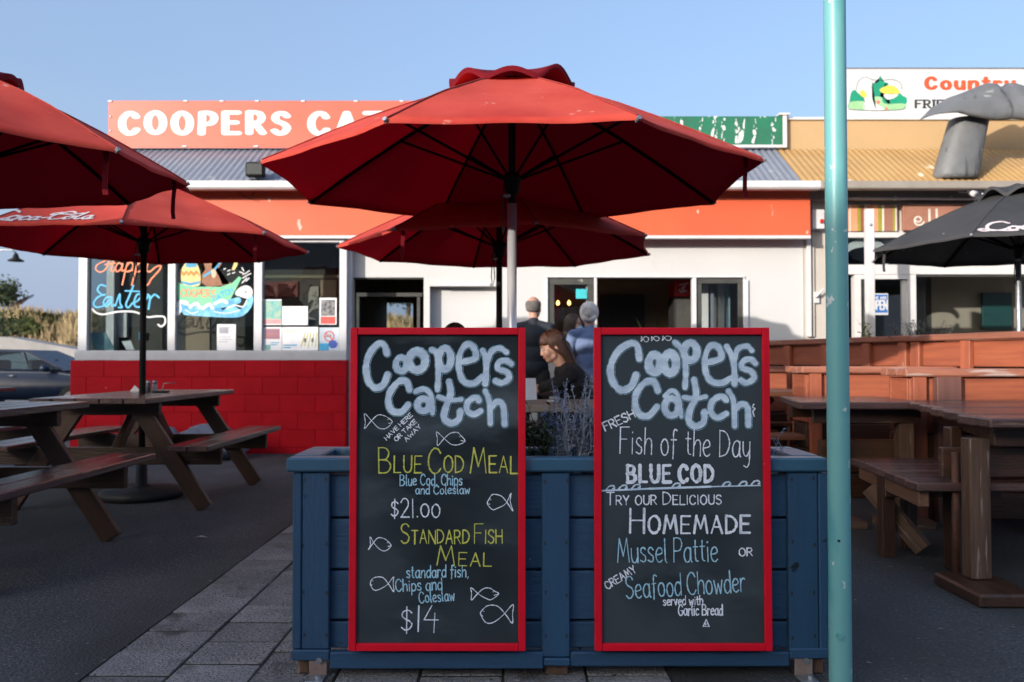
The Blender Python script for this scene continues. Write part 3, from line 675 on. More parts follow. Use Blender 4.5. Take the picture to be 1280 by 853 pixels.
for a, b, q0, q1, m__ in ((690, 700, 364, 400, M('dim_red_poster', (.2, .03, .03), None, .6)), (757, 790, 412, 425, m_galv), (752, 843, 352, 355, m_intbrown)):
    pxbox('inner_fitting', m__, a, b, q0, q1, 11.3, .03, TB)
# building's flood light
fl = thing('flood_light', 'small black flood light on the grey roof edge by the red sign', 'flood light', (PX(317, 9.3), 9.3, PZ(221, 9.3)))
box('housing', m_blackmetal, -.1, .1, -.03, .08, .0, .16, fl, .015); box('lens', m_glass, -.085, .085, -.036, -.031, .02, .14, fl); tube('bracket', m_blackmetal, [(-.05, .03, -.03), (.05, .03, -.03)], .012, fl)
for x in (-.05, 0, .05): box('fin', m_blackmetal, x - .005, x + .005, .08, .11, .03, .14, fl, 0)
cb = tube('cable', m_blackmetal, [(PX(297, 9.55), 9.55, PZ(240, 9.55)), (PX(305, 9.55), 9.54, PZ(246, 9.55)), (PX(312, 9.55), 9.53, PZ(249, 9.55)), (PX(318, 9.5), 9.5, PZ(238, 9.5))], .004); tag(cb, 'thin black cable looping under the gutter below the flood light', 'cable')

# ---- signs on the roof
YS = 10.22
sg = thing('shop_sign', 'long red shop sign reading COOPERS CATCH on the grey roof', 'sign', (0, 0, 0))
pxbox('panel', m_sign_red, 132, 700, 126, 185.5, YS, .04, sg)
L = []
k = 4
L += pxtext('COOPERS', (610, 268), (1436, 268), 104, 21, 0, 100, 4, YS, gap=4.6, jit=.1)
L += pxtext('CATCH', (1556, 268), (2180, 268), 104, 21, 0, 100, 4, YS, gap=4.6, jit=.1)
write('lettering', m_sign_letter, L, sg, YS - .003, .004, ax=2.0)
for i, px in enumerate((134, 229, 274.5, 319, 377, 443.5, 501, 560, 620)):
    pxbox('clip', m_trim, px - 2.5, px + 2.5, 125.4, 127.6, YS - .012, .012, sg)
    if i % 2: pxbox('clip', m_trim, px - 4, px + 2, 182, 184, YS - .012, .012, sg)
for py in (145.5, 163.5): pxbox('clip', m_trim, 133.6, 135.4, py - 1, py + 1, YS - .012, .012, sg)
gs = thing('faded_green_board', 'peeling green painted board with white edging on the roof', 'board', (0, 0, 0))
pxbox('board', m_green, 700, 981, 145.5, 181, YS, .04, gs); pxbox('lower_edge', m_sign_white, 700, 986, 181, 184.5, YS - .012, .06, gs)
pxbox('end_edge', m_sign_white, 981, 986, 143, 181, YS - .012, .06, gs); pxbox('end_cap', m_sign_white, 976, 990, 141, 143.6, YS - .03, .12, gs)
rr_ = random.Random(9); s = []
for px in (852, 877, 903, 922, 944, 967, 892):
    for k_ in range(9):
        y = 149 + k_ * 3.6 + rr_.uniform(-1, 1); x = px + rr_.uniform(-2.5, 2.5)
        A = np.array(at(x, y, YS)); B = np.array(at(x + rr_.uniform(-1, 1), y + rr_.uniform(1, 4), YS)); s.append(([A, B], rr_.choice([.008, .012, .03])))
o = write('bare_glue_marks', m_sign_white, s, gs, YS - .003, .006, rough=.3); o['kind'] = 'stuff'

# ---- neighbouring yellow building
NB = thing('yellow_building', 'yellow-roofed eatery with striped sign and folding doors', 'building', (0, 0, 0))
X2, X3 = PX(1005, YF), 9.2
corrugated('corrugated_roof', m_yellroof, PX(1003.5, 9.36), X3, 9.36, zr0, YR, zr1, .076, .009, NB)
box('upper_wall', m_yellow, PX(986.5, YR), X3, YR + .02, YR + .2, zr1 - .05, PZ(150, YR), NB, 0)
box('wall_cap', m_sign_white, PX(984, YR), X3, YR - .01, YR + .24, PZ(150, YR), PZ(146.5, YR), NB)
box('gutter', m_gutter2, xr + .022, X3, yg, yg + .12, gz0, gz1, NB, .012)
box('fascia', m_gutter2, X2 + .002, X3, YF - .16, YF, PZ(253, YF), PZ(236, 9.6), NB)
box('roof_deck', m_greyroof, X2, X3, YR + .2, 13.4, 2.95, 3.05, NB, 0)
tube('pipe', m_trim, [(PX(1056, 9.66), 9.66, PZ(247.5, 9.66)), (PX(1245, 9.66), 9.66, PZ(249, 9.66))], .014, NB)
for px in (1056, 1122, 1192): box('pipe_bracket', m_trim, PX(px, 9.66) - .01, PX(px, 9.66) + .01, 9.66, 9.7, PZ(250, 9.66), PZ(245, 9.66), NB)
fac = NB
fbox(1005.5, 1056, 252, 560, 'beige_pillar', .3, YF + .01, m_beige)
pxbox('downpipe', m_trim, 1010, 1015, 252, 421, YF - .06, .05, NB)
pxbox('downpipe_shadow_board', m_beige, 1016.5, 1019, 252, 421, YF - .02, .03, NB)
bxx = thing('meter_box', 'white metal box high on the beige pillar beside the teal pole', 'box', (0, 0, 0)); pxbox('cover', m_trim, 1017, 1032, 262, 286, YF - .12, .12, bxx); pxbox('red_lamp', M('red_lens', (.5, .02, .01), None, .3), 1027, 1031, 274, 279, YF - .14, .02, bxx)
vl = thing('wall_valve', 'small white lever fitting on the beige pillar', 'fitting', (0, 0, 0)); pxbox('plate', m_trim, 1018, 1025, 365, 379, YF - .03, .03, vl); tube('lever', m_trim, [(PX(1021, 9.78), 9.8, PZ(372, 9.8)), (PX(1030, 9.78), 9.76, PZ(361, 9.8))], .012, vl)
m_greyw = M('painted_grey_white', (.62, .61, .6), (.55, .54, .53), .5, 3)
fbox(1056, 1290, 289, 297, 'beam', .12, YF - .02, m_greyw); fbox(1056, 1420, 331, 343, 'beam', .12, YF - .02, m_greyw); fbox(1290, 1420, 252, 331, 'wall', .12, YF, m_beige)
fbox(1056, 1290, 253.3, 289, 'sign_backing', .1, YF, m_beige)
fbox(1056, 1290, 297, 331, 'transom_pane', .006, YF + .05, m_glass)
fbox(1069, 1077, 343, 430, 'door_jamb', .1, YF - .01, m_greyw); fbox(1136, 1146, 343, 430, 'door_jamb', .1, YF - .01, m_greyw); fbox(1077, 1136, 343, 349, 'door_head', .1, YF - .01, m_greyw)
fbox(1080, 1134, 351, 430, 'door_pane', .006, YF + .05, m_glass); fbox(1077, 1082, 349, 430, 'door_frame', .05, YF + .03, m_frame_dk); fbox(1129, 1135, 349, 430, 'door_frame', .05, YF + .03, m_greyw)
fbox(1056, 1420, 430, 560, 'lower_wall', .1, YF + .02, m_beige)
fbox(1146, 1420, 343, 346, 'track', .05, YF, m_frame_dk)
box('floor_slab', m_dark, X2 + .02, X3, YF, 13.2, -.05, .02, NB, 0); box('ceiling', m_int, X2, X3, YF + .16, 13, 2.62, 2.68, NB, 0)
m_cream = M('cream_interior_wall', (.33, .29, .23), (.28, .24, .19), .8, 1, bump=.05)
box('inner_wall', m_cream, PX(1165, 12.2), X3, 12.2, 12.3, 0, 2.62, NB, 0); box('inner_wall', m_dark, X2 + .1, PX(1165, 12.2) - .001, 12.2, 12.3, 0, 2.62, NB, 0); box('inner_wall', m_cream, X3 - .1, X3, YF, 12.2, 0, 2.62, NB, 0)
box('curtain', m_dark, PX(1146, 10.2), PX(1158, 10.2), 10.2, 10.24, 0, 2.3, NB)
# ornament fan in the transom
fan = thing('fan_ornament', 'white fan-shaped ornament behind the transom glass', 'ornament', (0, 0, 0))
cxo, czo = at(1083, 330, YF + .1)
pts = [(cxo + .26 * math.cos(a), czo + .13 + .17 * math.sin(a)) for a in [k * math.pi / 12 for k in range(13)]]
pts2 = [(cxo + .23 * math.cos(a), czo + .1 + .1 * math.sin(a)) for a in [k * math.pi / 12 for k in range(13)]][::-1]
plate('fan', m_sign_white, pts + pts2, YF + .1, YF + .13, fan); plate('fan', m_sign_white, [(x, 2 * czo + .14 - z) for x, z in pts + pts2], YF + .1, YF + .13, fan)
# striped sign
ss = thing('striped_sign', 'fascia board painted in orange, green, brown and white vertical stripes', 'sign', (0, 0, 0))
cols = {'o': (.72, .28, .12), 'g': (.36, .33, .04), 'b': (.28, .1, .05), 'w': (.75, .72, .65), 't': (.4, .18, .12), 'p': (.75, .33, .17)}
mc = {k_: M('stripe_' + {'o': 'orange', 'g': 'green', 'b': 'brown', 'w': 'cream', 't': 'tan', 'p': 'peach'}[k_], v_, None, .6, 3) for k_, v_ in cols.items()}
x = 1052.
for c, w in zip('owpgbwpopgwtgwb', (11, 2, 8.5, 4, 5, 2, 2, 7, 6, 5, 2.4, 11, 3, 2, 1)):
    pxbox('stripe', mc[c], x, x + w - .15, 256, 289, YF - .05, .04, ss, 0); x += w
es = thing('brown_sign', 'brown sign with cream curly lettering under the black umbrella', 'sign', (0, 0, 0))
pxbox('panel', mc['t'], 1131, 1262, 255, 288, YF - .1, .05, es)
L = pxs([S([(652, 268), (668, 276), (680, 266), (672, 254), (656, 256), (650, 272), (660, 288), (680, 288), (692, 276)], 7), S([(716, 222), (717, 285)], 10), S([(748, 220), (750, 285)], 10), S([(778, 262), (782, 280), (800, 268), (812, 240)], 7)], 960, 200, 3.553, YF - .1)
write('lettering', mc['w'], L, es, YF - .103, .004)
# country sign
cs = thing('fried_food_sign', 'white roof sign with red Country lettering and green hill logo', 'sign', (0, 0, 0))
Yc = 10.35
pxbox('panel', m_sign_white, 1054, 1440, 86, 147, Yc, .06, cs); pxbox('rim', m_galv, 1053, 1441, 84.5, 86, Yc - .01, .08, cs); pxbox('rim', m_galv, 1053, 1441, 147, 150, Yc - .01, .08, cs); pxbox('rim', m_galv, 1053, 1054, 86, 147, Yc - .01, .08, cs)
for px in (1100, 1250, 1400): pxbox('strut', m_galv, px, px + 4, 148, 180, Yc + .05, .05, cs)
m_cr = M('country_red', (.75, .1, .03), None, .5, 3); m_ink = M('sign_ink', (.03, .04, .05), None, .5)
ck = 5.017
L = pxtext('C', (592, 206), (648, 206), 70, 17, 1040, 70, ck, Yc, jit=0) + pxtext('ountry', (690, 208), (1140, 208), 80, 16, 1040, 70, ck, Yc, jit=0, gap=3.4)
write('red_lettering', m_cr, L, cs, Yc - .003, .005, ax=1.8)
L = pxtext('FRIED CHICKEN', (525, 326), (1150, 326), 48, 9, 1040, 70, ck, Yc, jit=0, gap=3, serif=1)
write('black_lettering', m_ink, L, cs, Yc - .003, .0045, ax=1.7)
lg = {'gd': M('logo_dark_green', (.01, .3, .17), None, .5), 'gl': M('logo_light_green', (.33, .6, .3), None, .5), 'y': M('logo_yellow', (.8, .6, .08), None, .5), 'w': m_sign_white, 'p': M('logo_pink', (.7, .2, .2), None, .5)}
def lgp(key, pts, lay, sm=True): return flatpoly('logo_shape', lg[key], [at(1040 + a / ck, 70 + b / ck, Yc) for a, b in pts], Yc - .002 - lay * .0012, cs, sm)
lgp('gd', [(108, 300), (120, 230), (150, 215), (200, 240), (240, 180), (290, 165), (300, 125), (320, 160), (355, 180), (300, 250), (380, 270), (420, 235), (440, 250), (468, 265), (450, 310), (300, 335), (110, 325)], 0)
lgp('gl', [(108, 328), (115, 290), (190, 285), (230, 300), (240, 338), (170, 338)], 1); lgp('gl', [(250, 330), (262, 262), (310, 262), (330, 300), (450, 300), (452, 330), (340, 342)], 1)
lgp('w', [(150, 215), (165, 160), (205, 135), (250, 150), (250, 240), (260, 290), (310, 320), (320, 340), (205, 340), (200, 270), (170, 240)], 2)
lgp('y', [(172, 235), (190, 215), (215, 240), (212, 262), (190, 258)], 3); lgp('y', [(298, 215), (340, 190), (385, 190), (420, 220), (410, 240), (330, 238)], 3)
lgp('w', [(325, 242), (410, 242), (390, 265), (345, 275)], 3); lgp('p', [(275, 290), (290, 278), (302, 290), (290, 304)], 3); lgp('p', [(330, 335), (340, 322), (352, 335), (340, 341)], 3)
write('logo_outline', m_ink, pxs([S([(150, 215), (165, 160), (205, 135), (250, 150), (300, 155), (380, 150), (430, 175), (435, 215)], 2.5), S([(108, 328), (120, 338), (300, 345), (440, 336), (455, 320)], 2.5), S([(200, 270), (205, 335)], 2), S([(240, 190), (262, 235), (250, 255)], 2)], 1040, 70, ck, Yc), cs, Yc - .008, .004)
# open sign, painting, post
op = thing('open_sign', 'blue and white OPEN sign hanging in the eatery doorway', 'sign', (0, 0, 0))
m_ob = M('open_sign_blue', (.03, .16, .5), None, .4)
pxbox('panel', m_sign_white, 1088, 1111, 367, 394, YF - .06, .01, op); pxbox('blue_face', m_ob, 1089, 1110, 368.5, 391, YF - .066, .006, op)
write('lettering', m_sign_white, pxtext('OPEN', (1090.2, 387), (1109, 387), 11, 2.0, 0, 0, 1, YF - .066, jit=0) + pxtext('WE ARE', (1092, 374), (1108, 374), 3, .7, 0, 0, 1, YF - .066, jit=0), op, YF - .069, .004)
pt = thing('seascape_picture', 'dark blue and green seascape canvas on the cream inner wall', 'picture', (0, 0, 0))
pxbox('canvas', M('seascape_paint', (.008, .025, .05), (.01, .06, .06), .5, 1.2, stretch=(.4, 1, 2.4), contrast=(.4, .6)), 1229, 1266, 366, 412, 12.12, .05, pt)
wp = thing('white_post', 'slim white timber post in front of the eatery doorway', 'post', (PX(1088, 9.0), 9.0, 0)); box('shaft', m_trim, -.04, .04, -.04, .04, 0, PZ(262, 9.0), wp); lathe('bolt', m_galv, [(.012, -.01), (.012, .01)], wp, 8, (0, -.045, 2.5)); 
# spot lights under the yellow roof
def spot(px, py, rz, lab):
    t = thing('spot_light', lab, 'spot light', (PX(px, 9.5), 9.5, PZ(py, 9.5)), rz, 'spot lights on the yellow building')
    v, f = tube_geo([(0, 0, 0), (-.04, -.07, -.02), (-.05, -.1, -.03)], [.03, .05, .055], 12); link('shade', pyd('s', v, f), m_trim, t, smooth=True); tube('bracket', m_galv, [(0, 0, 0), (.02, .15, .02)], .012, t)
spot(1060, 230, .3, 'white spot light at the gutter corner beside the teal pole'); spot(1215, 240, .5, 'round white spot light left of the square flood light')
f2 = thing('flood_light', 'square white flood light above the black umbrella', 'flood light', (PX(1234, 9.5), 9.5, PZ(240, 9.5)), .3); box('housing', m_galv, -.09, .09, -.05, .02, -.05, .05, f2, .01); box('lens', m_sign_white, -.075, .075, -.058, -.051, -.04, .04, f2); tube('bracket', m_galv, [(0, 0, 0), (0, .15, .04)], .012, f2)

# ---- whale tail
wt = thing('whale_tail', 'big grey whale tail sculpture rising from the yellow roof', 'sculpture', (0, 0, 0))
m_whale = M('weathered_grey_fibreglass', (.155, .16, .165), (.115, .12, .125), .6, 2.5, bump=.4, bscale=9, bdist=.006, spots=[((.27, .27, .27), .68, .04, 6, (.6, 1, 2)), ((.07, .07, .07), .62, .06, 5, (2.5, 1, .35))])
Yt = 9.35; V = []; Fq = []; ns = 28; nc = 14
cx = PX(1262, Yt); half = PX(1262, Yt) - PX(1152, Yt)
for i in range(ns + 1):
    s_ = -1 + 2 * i / ns; a = abs(s_)
    zt = np.interp(a, [0, .1, .28, .45, .65, .85, 1], [106, 98, 105, 113, 121, 135, 151]); zb = np.interp(a, [0, .2, .45, .65, .85, 1], [153, 156, 152, 147, 149, 152.5])
    z0, z1 = PZ(zb, Yt), PZ(zt, Yt); th_ = .12 * (1 - a) ** .7 + .012; x = cx + s_ * half
    for k in range(nc):
        an = 2 * math.pi * k / nc; cc = math.cos(an); V.append((x, Yt + .25 * (cc * .5) + th_ * math.sin(an) - .1 * a, (z0 + z1) / 2 + (z1 - z0) / 2 * cc))
for i in range(ns):
    for k in range(nc): Fq.append((i * nc + k, i * nc + (k + 1) % nc, (i + 1) * nc + (k + 1) % nc, (i + 1) * nc + k))
Fq.append(tuple(range(nc))); Fq.append(tuple(ns * nc + k for k in range(nc))[::-1])
o = link('flukes', pyd('flukes', V, Fq), m_whale, wt, smooth=True)
V = []; Fq = []; n = 20; secs = [(221, 1204, 26), (216, 1204.5, 27.5), (190, 1210.5, 26), (165, 1217, 24.5), (146, 1222, 23.5)]
for (py, px, hw) in secs:
    for k in range(n):
        an = 2 * math.pi * k / n; c, s_ = math.cos(an), math.sin(an)
        V.append((PX(px, Yt) + hw / F * Yt * math.copysign(abs(c) ** .7, c), Yt + .12 + .16 * math.copysign(abs(s_) ** .8, s_), PZ(py, Yt)))
for i in range(len(secs) - 1):
    for k in range(n): Fq.append((i * n + k, i * n + (k + 1) % n, (i + 1) * n + (k + 1) % n, (i + 1) * n + k))
Fq.append(tuple(range(n))[::-1])
link('stock', pyd('stock', V, Fq), m_whale, wt, smooth=True)
# ------------------------------------------------------------------ painted window art and posters
Yp = Yw + .046
ha = thing('window_lettering', 'hand-painted orange and blue Happy Easter lettering with white flourish on the left pane', 'window art')
m_po = M('paint_orange', (.75, .16, .06), (.8, .3, .15), .6, 12); m_pb = M('paint_blue', (.04, .35, .62), (.1, .5, .75), .6, 12); m_pw = M('paint_white', (.75, .75, .75), None, .6)
hk = 5.332
def wr(nm, mat, st, parent, off=0., cell=.004, ax=1.): return write(nm, mat, pxs(st, 0, 300, hk, Yp), parent, Yp - .002 - off, cell, ax)
wr('happy_lettering', m_po, [S([(735, 120), (700, 140), (650, 165), (638, 195), (665, 215), (700, 200), (725, 150), (740, 105)], 9), S([(780, 105), (755, 150), (742, 195), (750, 212), (765, 200)], 9), S([(700, 165), (770, 155)], 8),
    S([(815, 165), (790, 155), (770, 185), (780, 212), (805, 195), (818, 160), (812, 205), (835, 200)], 10), S([(850, 155), (835, 210), (815, 300)], 10), S([(845, 175), (870, 150), (888, 170), (872, 205), (845, 212), (890, 200)], 10),
    S([(915, 155), (900, 220), (878, 302)], 10), S([(910, 175), (935, 152), (950, 175), (935, 208), (910, 214)], 10), S([(985, 160), (978, 200), (1000, 212), (1040, 180), (1072, 175), (1060, 205), (1010, 260), (985, 300), (950, 295), (940, 265)], 11)], ha)
wr('easter_lettering', m_pb, [S([(705, 310), (670, 300), (650, 335), (680, 365), (700, 365), (655, 380), (625, 420), (640, 448), (690, 440), (730, 400)], 10), S([(745, 385), (710, 385), (690, 420), (710, 445), (740, 410), (745, 380), (745, 440), (770, 430)], 10),
    S([(770, 440), (790, 380), (800, 365), (800, 420), (815, 450), (790, 450)], 11), S([(890, 305), (860, 380), (840, 430), (855, 452), (885, 420)], 12), S([(835, 340), (945, 345)], 9), S([(885, 425), (925, 400), (940, 370), (915, 365), (895, 410), (905, 445), (945, 440), (985, 380)], 12),
    S([(985, 365), (1000, 385), (990, 460)], 13), S([(998, 400), (1030, 365), (1060, 385)], 12)], ha)
wr('flourish', m_pw, [S([(615, 460), (640, 485), (690, 497), (780, 480), (880, 478), (940, 495), (985, 515), (1045, 510), (1095, 515), (1100, 555), (1075, 578), (1055, 565)], 12)], ha)
ea = thing('window_painting', 'painted Easter boat with decorated egg and brown bunny riding blue waves on the middle pane', 'window art')
ek = 5.017
def ep(c, pts, lay, nm='painted_shape', sm=True): return flatpoly(nm, c, [at(200 + a / ek, 290 + b / ek, Yp) for a, b in pts], Yp - .002 - lay * .0011, ea, sm)
mP = {n_: M('paint_' + n_, c_, c2_, .6, 10) for n_, c_, c2_ in (('egg_yellow', (.75, .6, .25), (.7, .5, .2)), ('egg_blue', (.06, .35, .6), None), ('egg_orange', (.78, .25, .04), None), ('brown', (.3, .13, .06), (.22, .09, .04)),
      ('boat_green', (.22, .6, .32), (.15, .5, .3)), ('sea_blue', (.05, .3, .62), (.25, .6, .8)), ('cream', (.7, .5, .35), None))}
ep(mP['boat_green'], [(115, 315), (105, 370), (115, 430), (160, 470), (330, 480), (430, 450), (470, 370), (512, 290), (495, 280), (455, 320), (380, 345), (220, 345), (150, 335)], 2, sm=False)
ep(mP['egg_yellow'], [(132, 290), (138, 230), (165, 192), (195, 180), (228, 195), (248, 240), (255, 300), (240, 340), (150, 335)], 0)
ep(mP['egg_blue'], [(160, 215), (175, 190), (196, 182), (222, 195), (232, 215), (195, 225)], 1); ep(mP['egg_blue'], [(135, 308), (190, 320), (252, 308), (250, 325), (190, 338), (140, 325)], 1, sm=False)
ep(mP['egg_orange'], [(134, 240), (150, 258), (165, 240), (180, 258), (195, 240), (212, 258), (228, 240), (247, 262), (249, 280), (230, 262), (212, 280), (196, 262), (180, 280), (165, 262), (150, 280), (134, 262)], 1, sm=False)
ep(mP['brown'], [(268, 175), (330, 175), (322, 225), (358, 262), (372, 280), (392, 280), (390, 330), (445, 315), (440, 330), (300, 346), (262, 320), (262, 270), (285, 235), (268, 210)], 1, sm=False)
ep(mP['brown'], [(345, 230), (372, 190), (385, 178), (395, 184), (372, 225), (352, 245)], 1, sm=False)
ep(mP['cream'], [(325, 240), (345, 238), (355, 262), (340, 290), (325, 275)], 1.8); ep(mP['egg_blue'], [(270, 275), (340, 230), (378, 185), (385, 192), (345, 245), (272, 288)], 1.5, sm=False)
ep(mP['egg_yellow'], [(470, 178), (492, 178), (485, 210), (468, 240), (450, 240)], 1, sm=False)
def ew(nm, mat, st, off, cell=.004, ax=1.): return write(nm, mat, pxs(st, 200, 290, ek, Yp), ea, Yp - off, cell, ax)
ew('spray', m_pw, [([np.array(a), np.array(b)], 7) for a, b in (((402, 236), (412, 230)), ((425, 245), (440, 240)), ((425, 270), (438, 262)), ((515, 225), (525, 245)), ((500, 252), (520, 258)), ((535, 262), (560, 245)), ((520, 290), (550, 270)), ((515, 320), (545, 290)), ((540, 310), (560, 290)), ((550, 270), (570, 262)), ((455, 260), (470, 255)), ((520, 268), (530, 262)))], .004)
ew('sea', mP['sea_blue'], [S([(120, 490), (160, 470), (210, 500), (250, 480), (300, 510), (350, 490), (400, 515), (450, 480), (500, 510), (550, 470), (565, 420), (555, 400)], 42), S([(160, 505), (300, 515), (480, 520), (540, 490)], 34), S([(250, 490), (420, 450), (490, 430)], 40)], .0055)
ew('foam', m_pw, [S([(112, 515), (125, 480), (112, 455), (140, 440), (170, 450)], 26), S([(190, 470), (230, 450), (250, 475)], 22), S([(270, 480), (310, 455), (330, 480)], 20), S([(345, 450), (390, 430), (420, 445)], 20), S([(490, 385), (510, 365), (545, 355), (565, 375), (550, 400), (510, 390)], 36), S([(160, 490), (200, 512), (240, 500)], 7), S([(420, 480), (470, 460), (520, 470), (545, 430)], 8), S([(340, 500), (420, 512), (500, 490)], 6)], .0065)
ew('orange_lettering', m_po, [(p, w) for p, w in text_strokes('COOPERS', (132, -400), (345, -408), 46, 7, jit=.2)] and [([np.array((q[0], -q[1])) for q in p], w) for p, w in text_strokes('COOPERS', (132, -405), (345, -410), 44, 7, jit=.2)], .006)
ew('blue_lettering', m_pb, [([np.array((q[0], -q[1])) for q in p], w) for p, w in text_strokes('CATCH', (340, -438), (462, -378), 34, 6.5, jit=.2)], .0075)

def poster(label, a, b, q0, q1, paint, base=None):
    t = thing('poster', label, 'poster'); Yq = Yw + .044
    pxbox('sheet', base or m_pw, a, b, q0, q1, Yq, .004, t, 0); paint(t, Yq); return t
m_paper = M('paper_white', (.75, .75, .76), (.66, .67, .7), .7, 6); m_greyink = M('grey_print', (.35, .36, .4), None, .7)
def bars(t, Yq, rows, a, b, mat=m_greyink, h=.8):
    s = MB()
    for py, f in rows:
        x0, x1 = PX(a, Yq), PX(a + (b - a) * f, Yq); s.box(x0, x1, Yq - .0015, Yq - .0005, PZ(py + h, Yq), PZ(py, Yq))
    s.build('print', mat, t)
def pblock(t, mat, a, b, q0, q1, Yq, lay=1): pxbox('print_block', mat, a, b, q0, q1, Yq - .001 - .001 * lay, .001, t, 0)
c_teal = M('print_teal', (.1, .4, .4), (.4, .5, .35), .7, 14); c_red = M('print_red', (.7, .1, .08), None, .7); c_blk = M('print_black', (.03, .03, .035), (.3, .3, .3), .7, 30); c_blu = M('print_blue', (.05, .35, .6), None, .7); c_sun = M('print_sunset', (.5, .2, .15), (.15, .12, .25), .7, 4, stretch=(.3, 1, 3)); c_yel = M('print_yellow', (.6, .58, .2), None, .7)
poster('white sheet with grey type low in the middle pane', 271, 294.5, 405.5, 438.2, lambda t, Y: (bars(t, Y, [(409, .9), (411, .8), (413.5, .95), (416, .7), (421, .8), (424, .9), (427, .6)], 273.5, 292), pblock(t, m_greyink, 274, 285, 410, 417, Y, 1)), m_paper)
poster('landscape photo sheet with pink foot at the top left of the right pane', 327.5, 351.5, 374.5, 406.5, lambda t, Y: (pblock(t, c_teal, 328.5, 351, 376, 399, Y), pblock(t, M('print_pink', (.65, .35, .35), None, .7), 328.5, 351, 399.3, 405, Y)), m_paper)
poster('wide nearly blank white sheet in the middle of the right pane', 352.2, 384.5, 383, 406.5, lambda t, Y: bars(t, Y, [(387, .25), (392, .8), (394, .6), (397, .8)], 356, 380, h=.4), m_paper)
poster('black and red poster high at the right of the right pane', 399, 420.5, 372.5, 406, lambda t, Y: (pblock(t, c_blk, 401, 418.5, 375, 395, Y), pblock(t, c_red, 400.5, 419, 396, 405, Y), bars(t, Y, [(389, .8), (391.5, .6)], 402, 418, m_pw, 1.2)), m_paper)
poster('sheet with a sunset photo low at the left of the right pane', 329, 352, 409, 438.2, lambda t, Y: (pblock(t, c_sun, 331, 349.5, 411, 424, Y), pblock(t, c_teal, 331, 338, 431, 437.5, Y), bars(t, Y, [(428, .9), (430.5, .7)], 338, 350, c_blu, 1)), m_paper)
def p_yel(t, Y):
    pxq = []
    for k_ in range(5):
        pxq.append(([np.array(at(376 + k_ * 4.6, 434 - (k_ % 2) * 1.5, Y)), np.array(at(382 + k_ * 3.4, 416 + (k_ % 2), Y))], .012))
    write('stripes', c_yel, pxq, t, Y - .002, .004); pblock(t, c_blk, 379.5, 382.5, 423, 428, Y, 2.2); pblock(t, c_blk, 389, 392, 423, 428, Y, 2.2)
    bars(t, Y, [(431, .9), (434, .5)], 354, 373, c_blu, 1.4); bars(t, Y, [(413, .9), (415, .7)], 355, 374, c_yel, .8)
poster('wide notice with two dark figures over yellow diagonal stripes', 352.6, 397.5, 409, 438.2, p_yel, m_paper)
def p_ns(t, Y):
    c = np.array(at(411.5, 420.5, Y)); r = .055
    ring = [c + r * np.array([math.cos(a), math.sin(a)]) for a in [k * math.pi / 12 for k in range(25)]]
    write('prohibition_ring', c_red, [(ring, .012), ([c + r * np.array([-.7, .7]), c + r * np.array([.7, -.7])], .01)], t, Y - .0035, .003)
    write('symbol', c_blk, [([c + np.array([-.035, 0]), c + np.array([.02, .0])], .012), ([c + np.array([.0, .03]), c + np.array([.02, .01])], .008)], t, Y - .002, .003)
    pblock(t, c_blu, 399.5, 411, 429.5, 438, Y); write('blue_disc', M('print_deep_blue', (.05, .1, .4), None, .6), [([np.array(at(416, 430.5, Y)), np.array(at(416.4, 430.5, Y))], .095)], t, Y - .004, .004); bars(t, Y, [(429.5, 1)], 409, 423, c_red, 1)
poster('notice with a red prohibition ring and a blue disc at the lower right corner', 399, 423.8, 409.5, 438.2, p_ns, M('paper_bluish', (.5, .58, .66), None, .7))
# things standing on the inner sill and behind the panes
bk = thing('leaning_book', 'blue-green brochure leaning on the inner sill of the left pane', 'brochure'); 
plate('cover', M('brochure_print', (.02, .12, .17), (.12, .3, .32), .4, 4), [(PX(117, 9.8), PZ(437.5, 9.8)), (PX(113, 9.8), PZ(416.5, 9.8)), (PX(131, 9.8), PZ(415.5, 9.8)), (PX(143, 9.8), PZ(437.5, 9.8))], 9.8, 9.82, bk)
nc_ = thing('note_card', 'small pale card leaning beside the brochure inside the left pane', 'card'); plate('card', m_paper, [(PX(158, 9.85), PZ(437.5, 9.85)), (PX(152, 9.85), PZ(427, 9.85)), (PX(163, 9.85), PZ(426, 9.85)), (PX(168, 9.85), PZ(437.5, 9.85))], 9.85, 9.86, nc_)
bd = pxbox('switch_panel', m_trim, 147, 158, 391, 422, 10.4, .05); tag(bd, 'tall white panel on the dark wall inside the left pane', 'panel')
bs = pxbox('blue_tag', c_blu, 173, 180, 415, 425, 10.4, .04); tag(bs, 'small bright blue tag inside the left pane', 'tag')
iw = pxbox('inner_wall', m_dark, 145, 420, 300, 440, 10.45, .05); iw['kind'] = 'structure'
for a, b, q0, q1, m__ in ((232, 262, 385, 440, m_intbrown), (262, 300, 330, 336, m_int), (327, 424, 344, 348, m_int), (385, 398, 358, 400, m_gutter2), (400, 420, 350, 372, m_intbrown), (330, 372, 352, 372, M('dim_red_brown', (.16, .05, .04), None, .8))):
    o = pxbox('inner_panel', m__, a, b, q0, q1, 10.43, .015); o['kind'] = 'structure'
ih = thing('seated_diner', 'x', 'x'); bpy.data.objects.remove(ih)

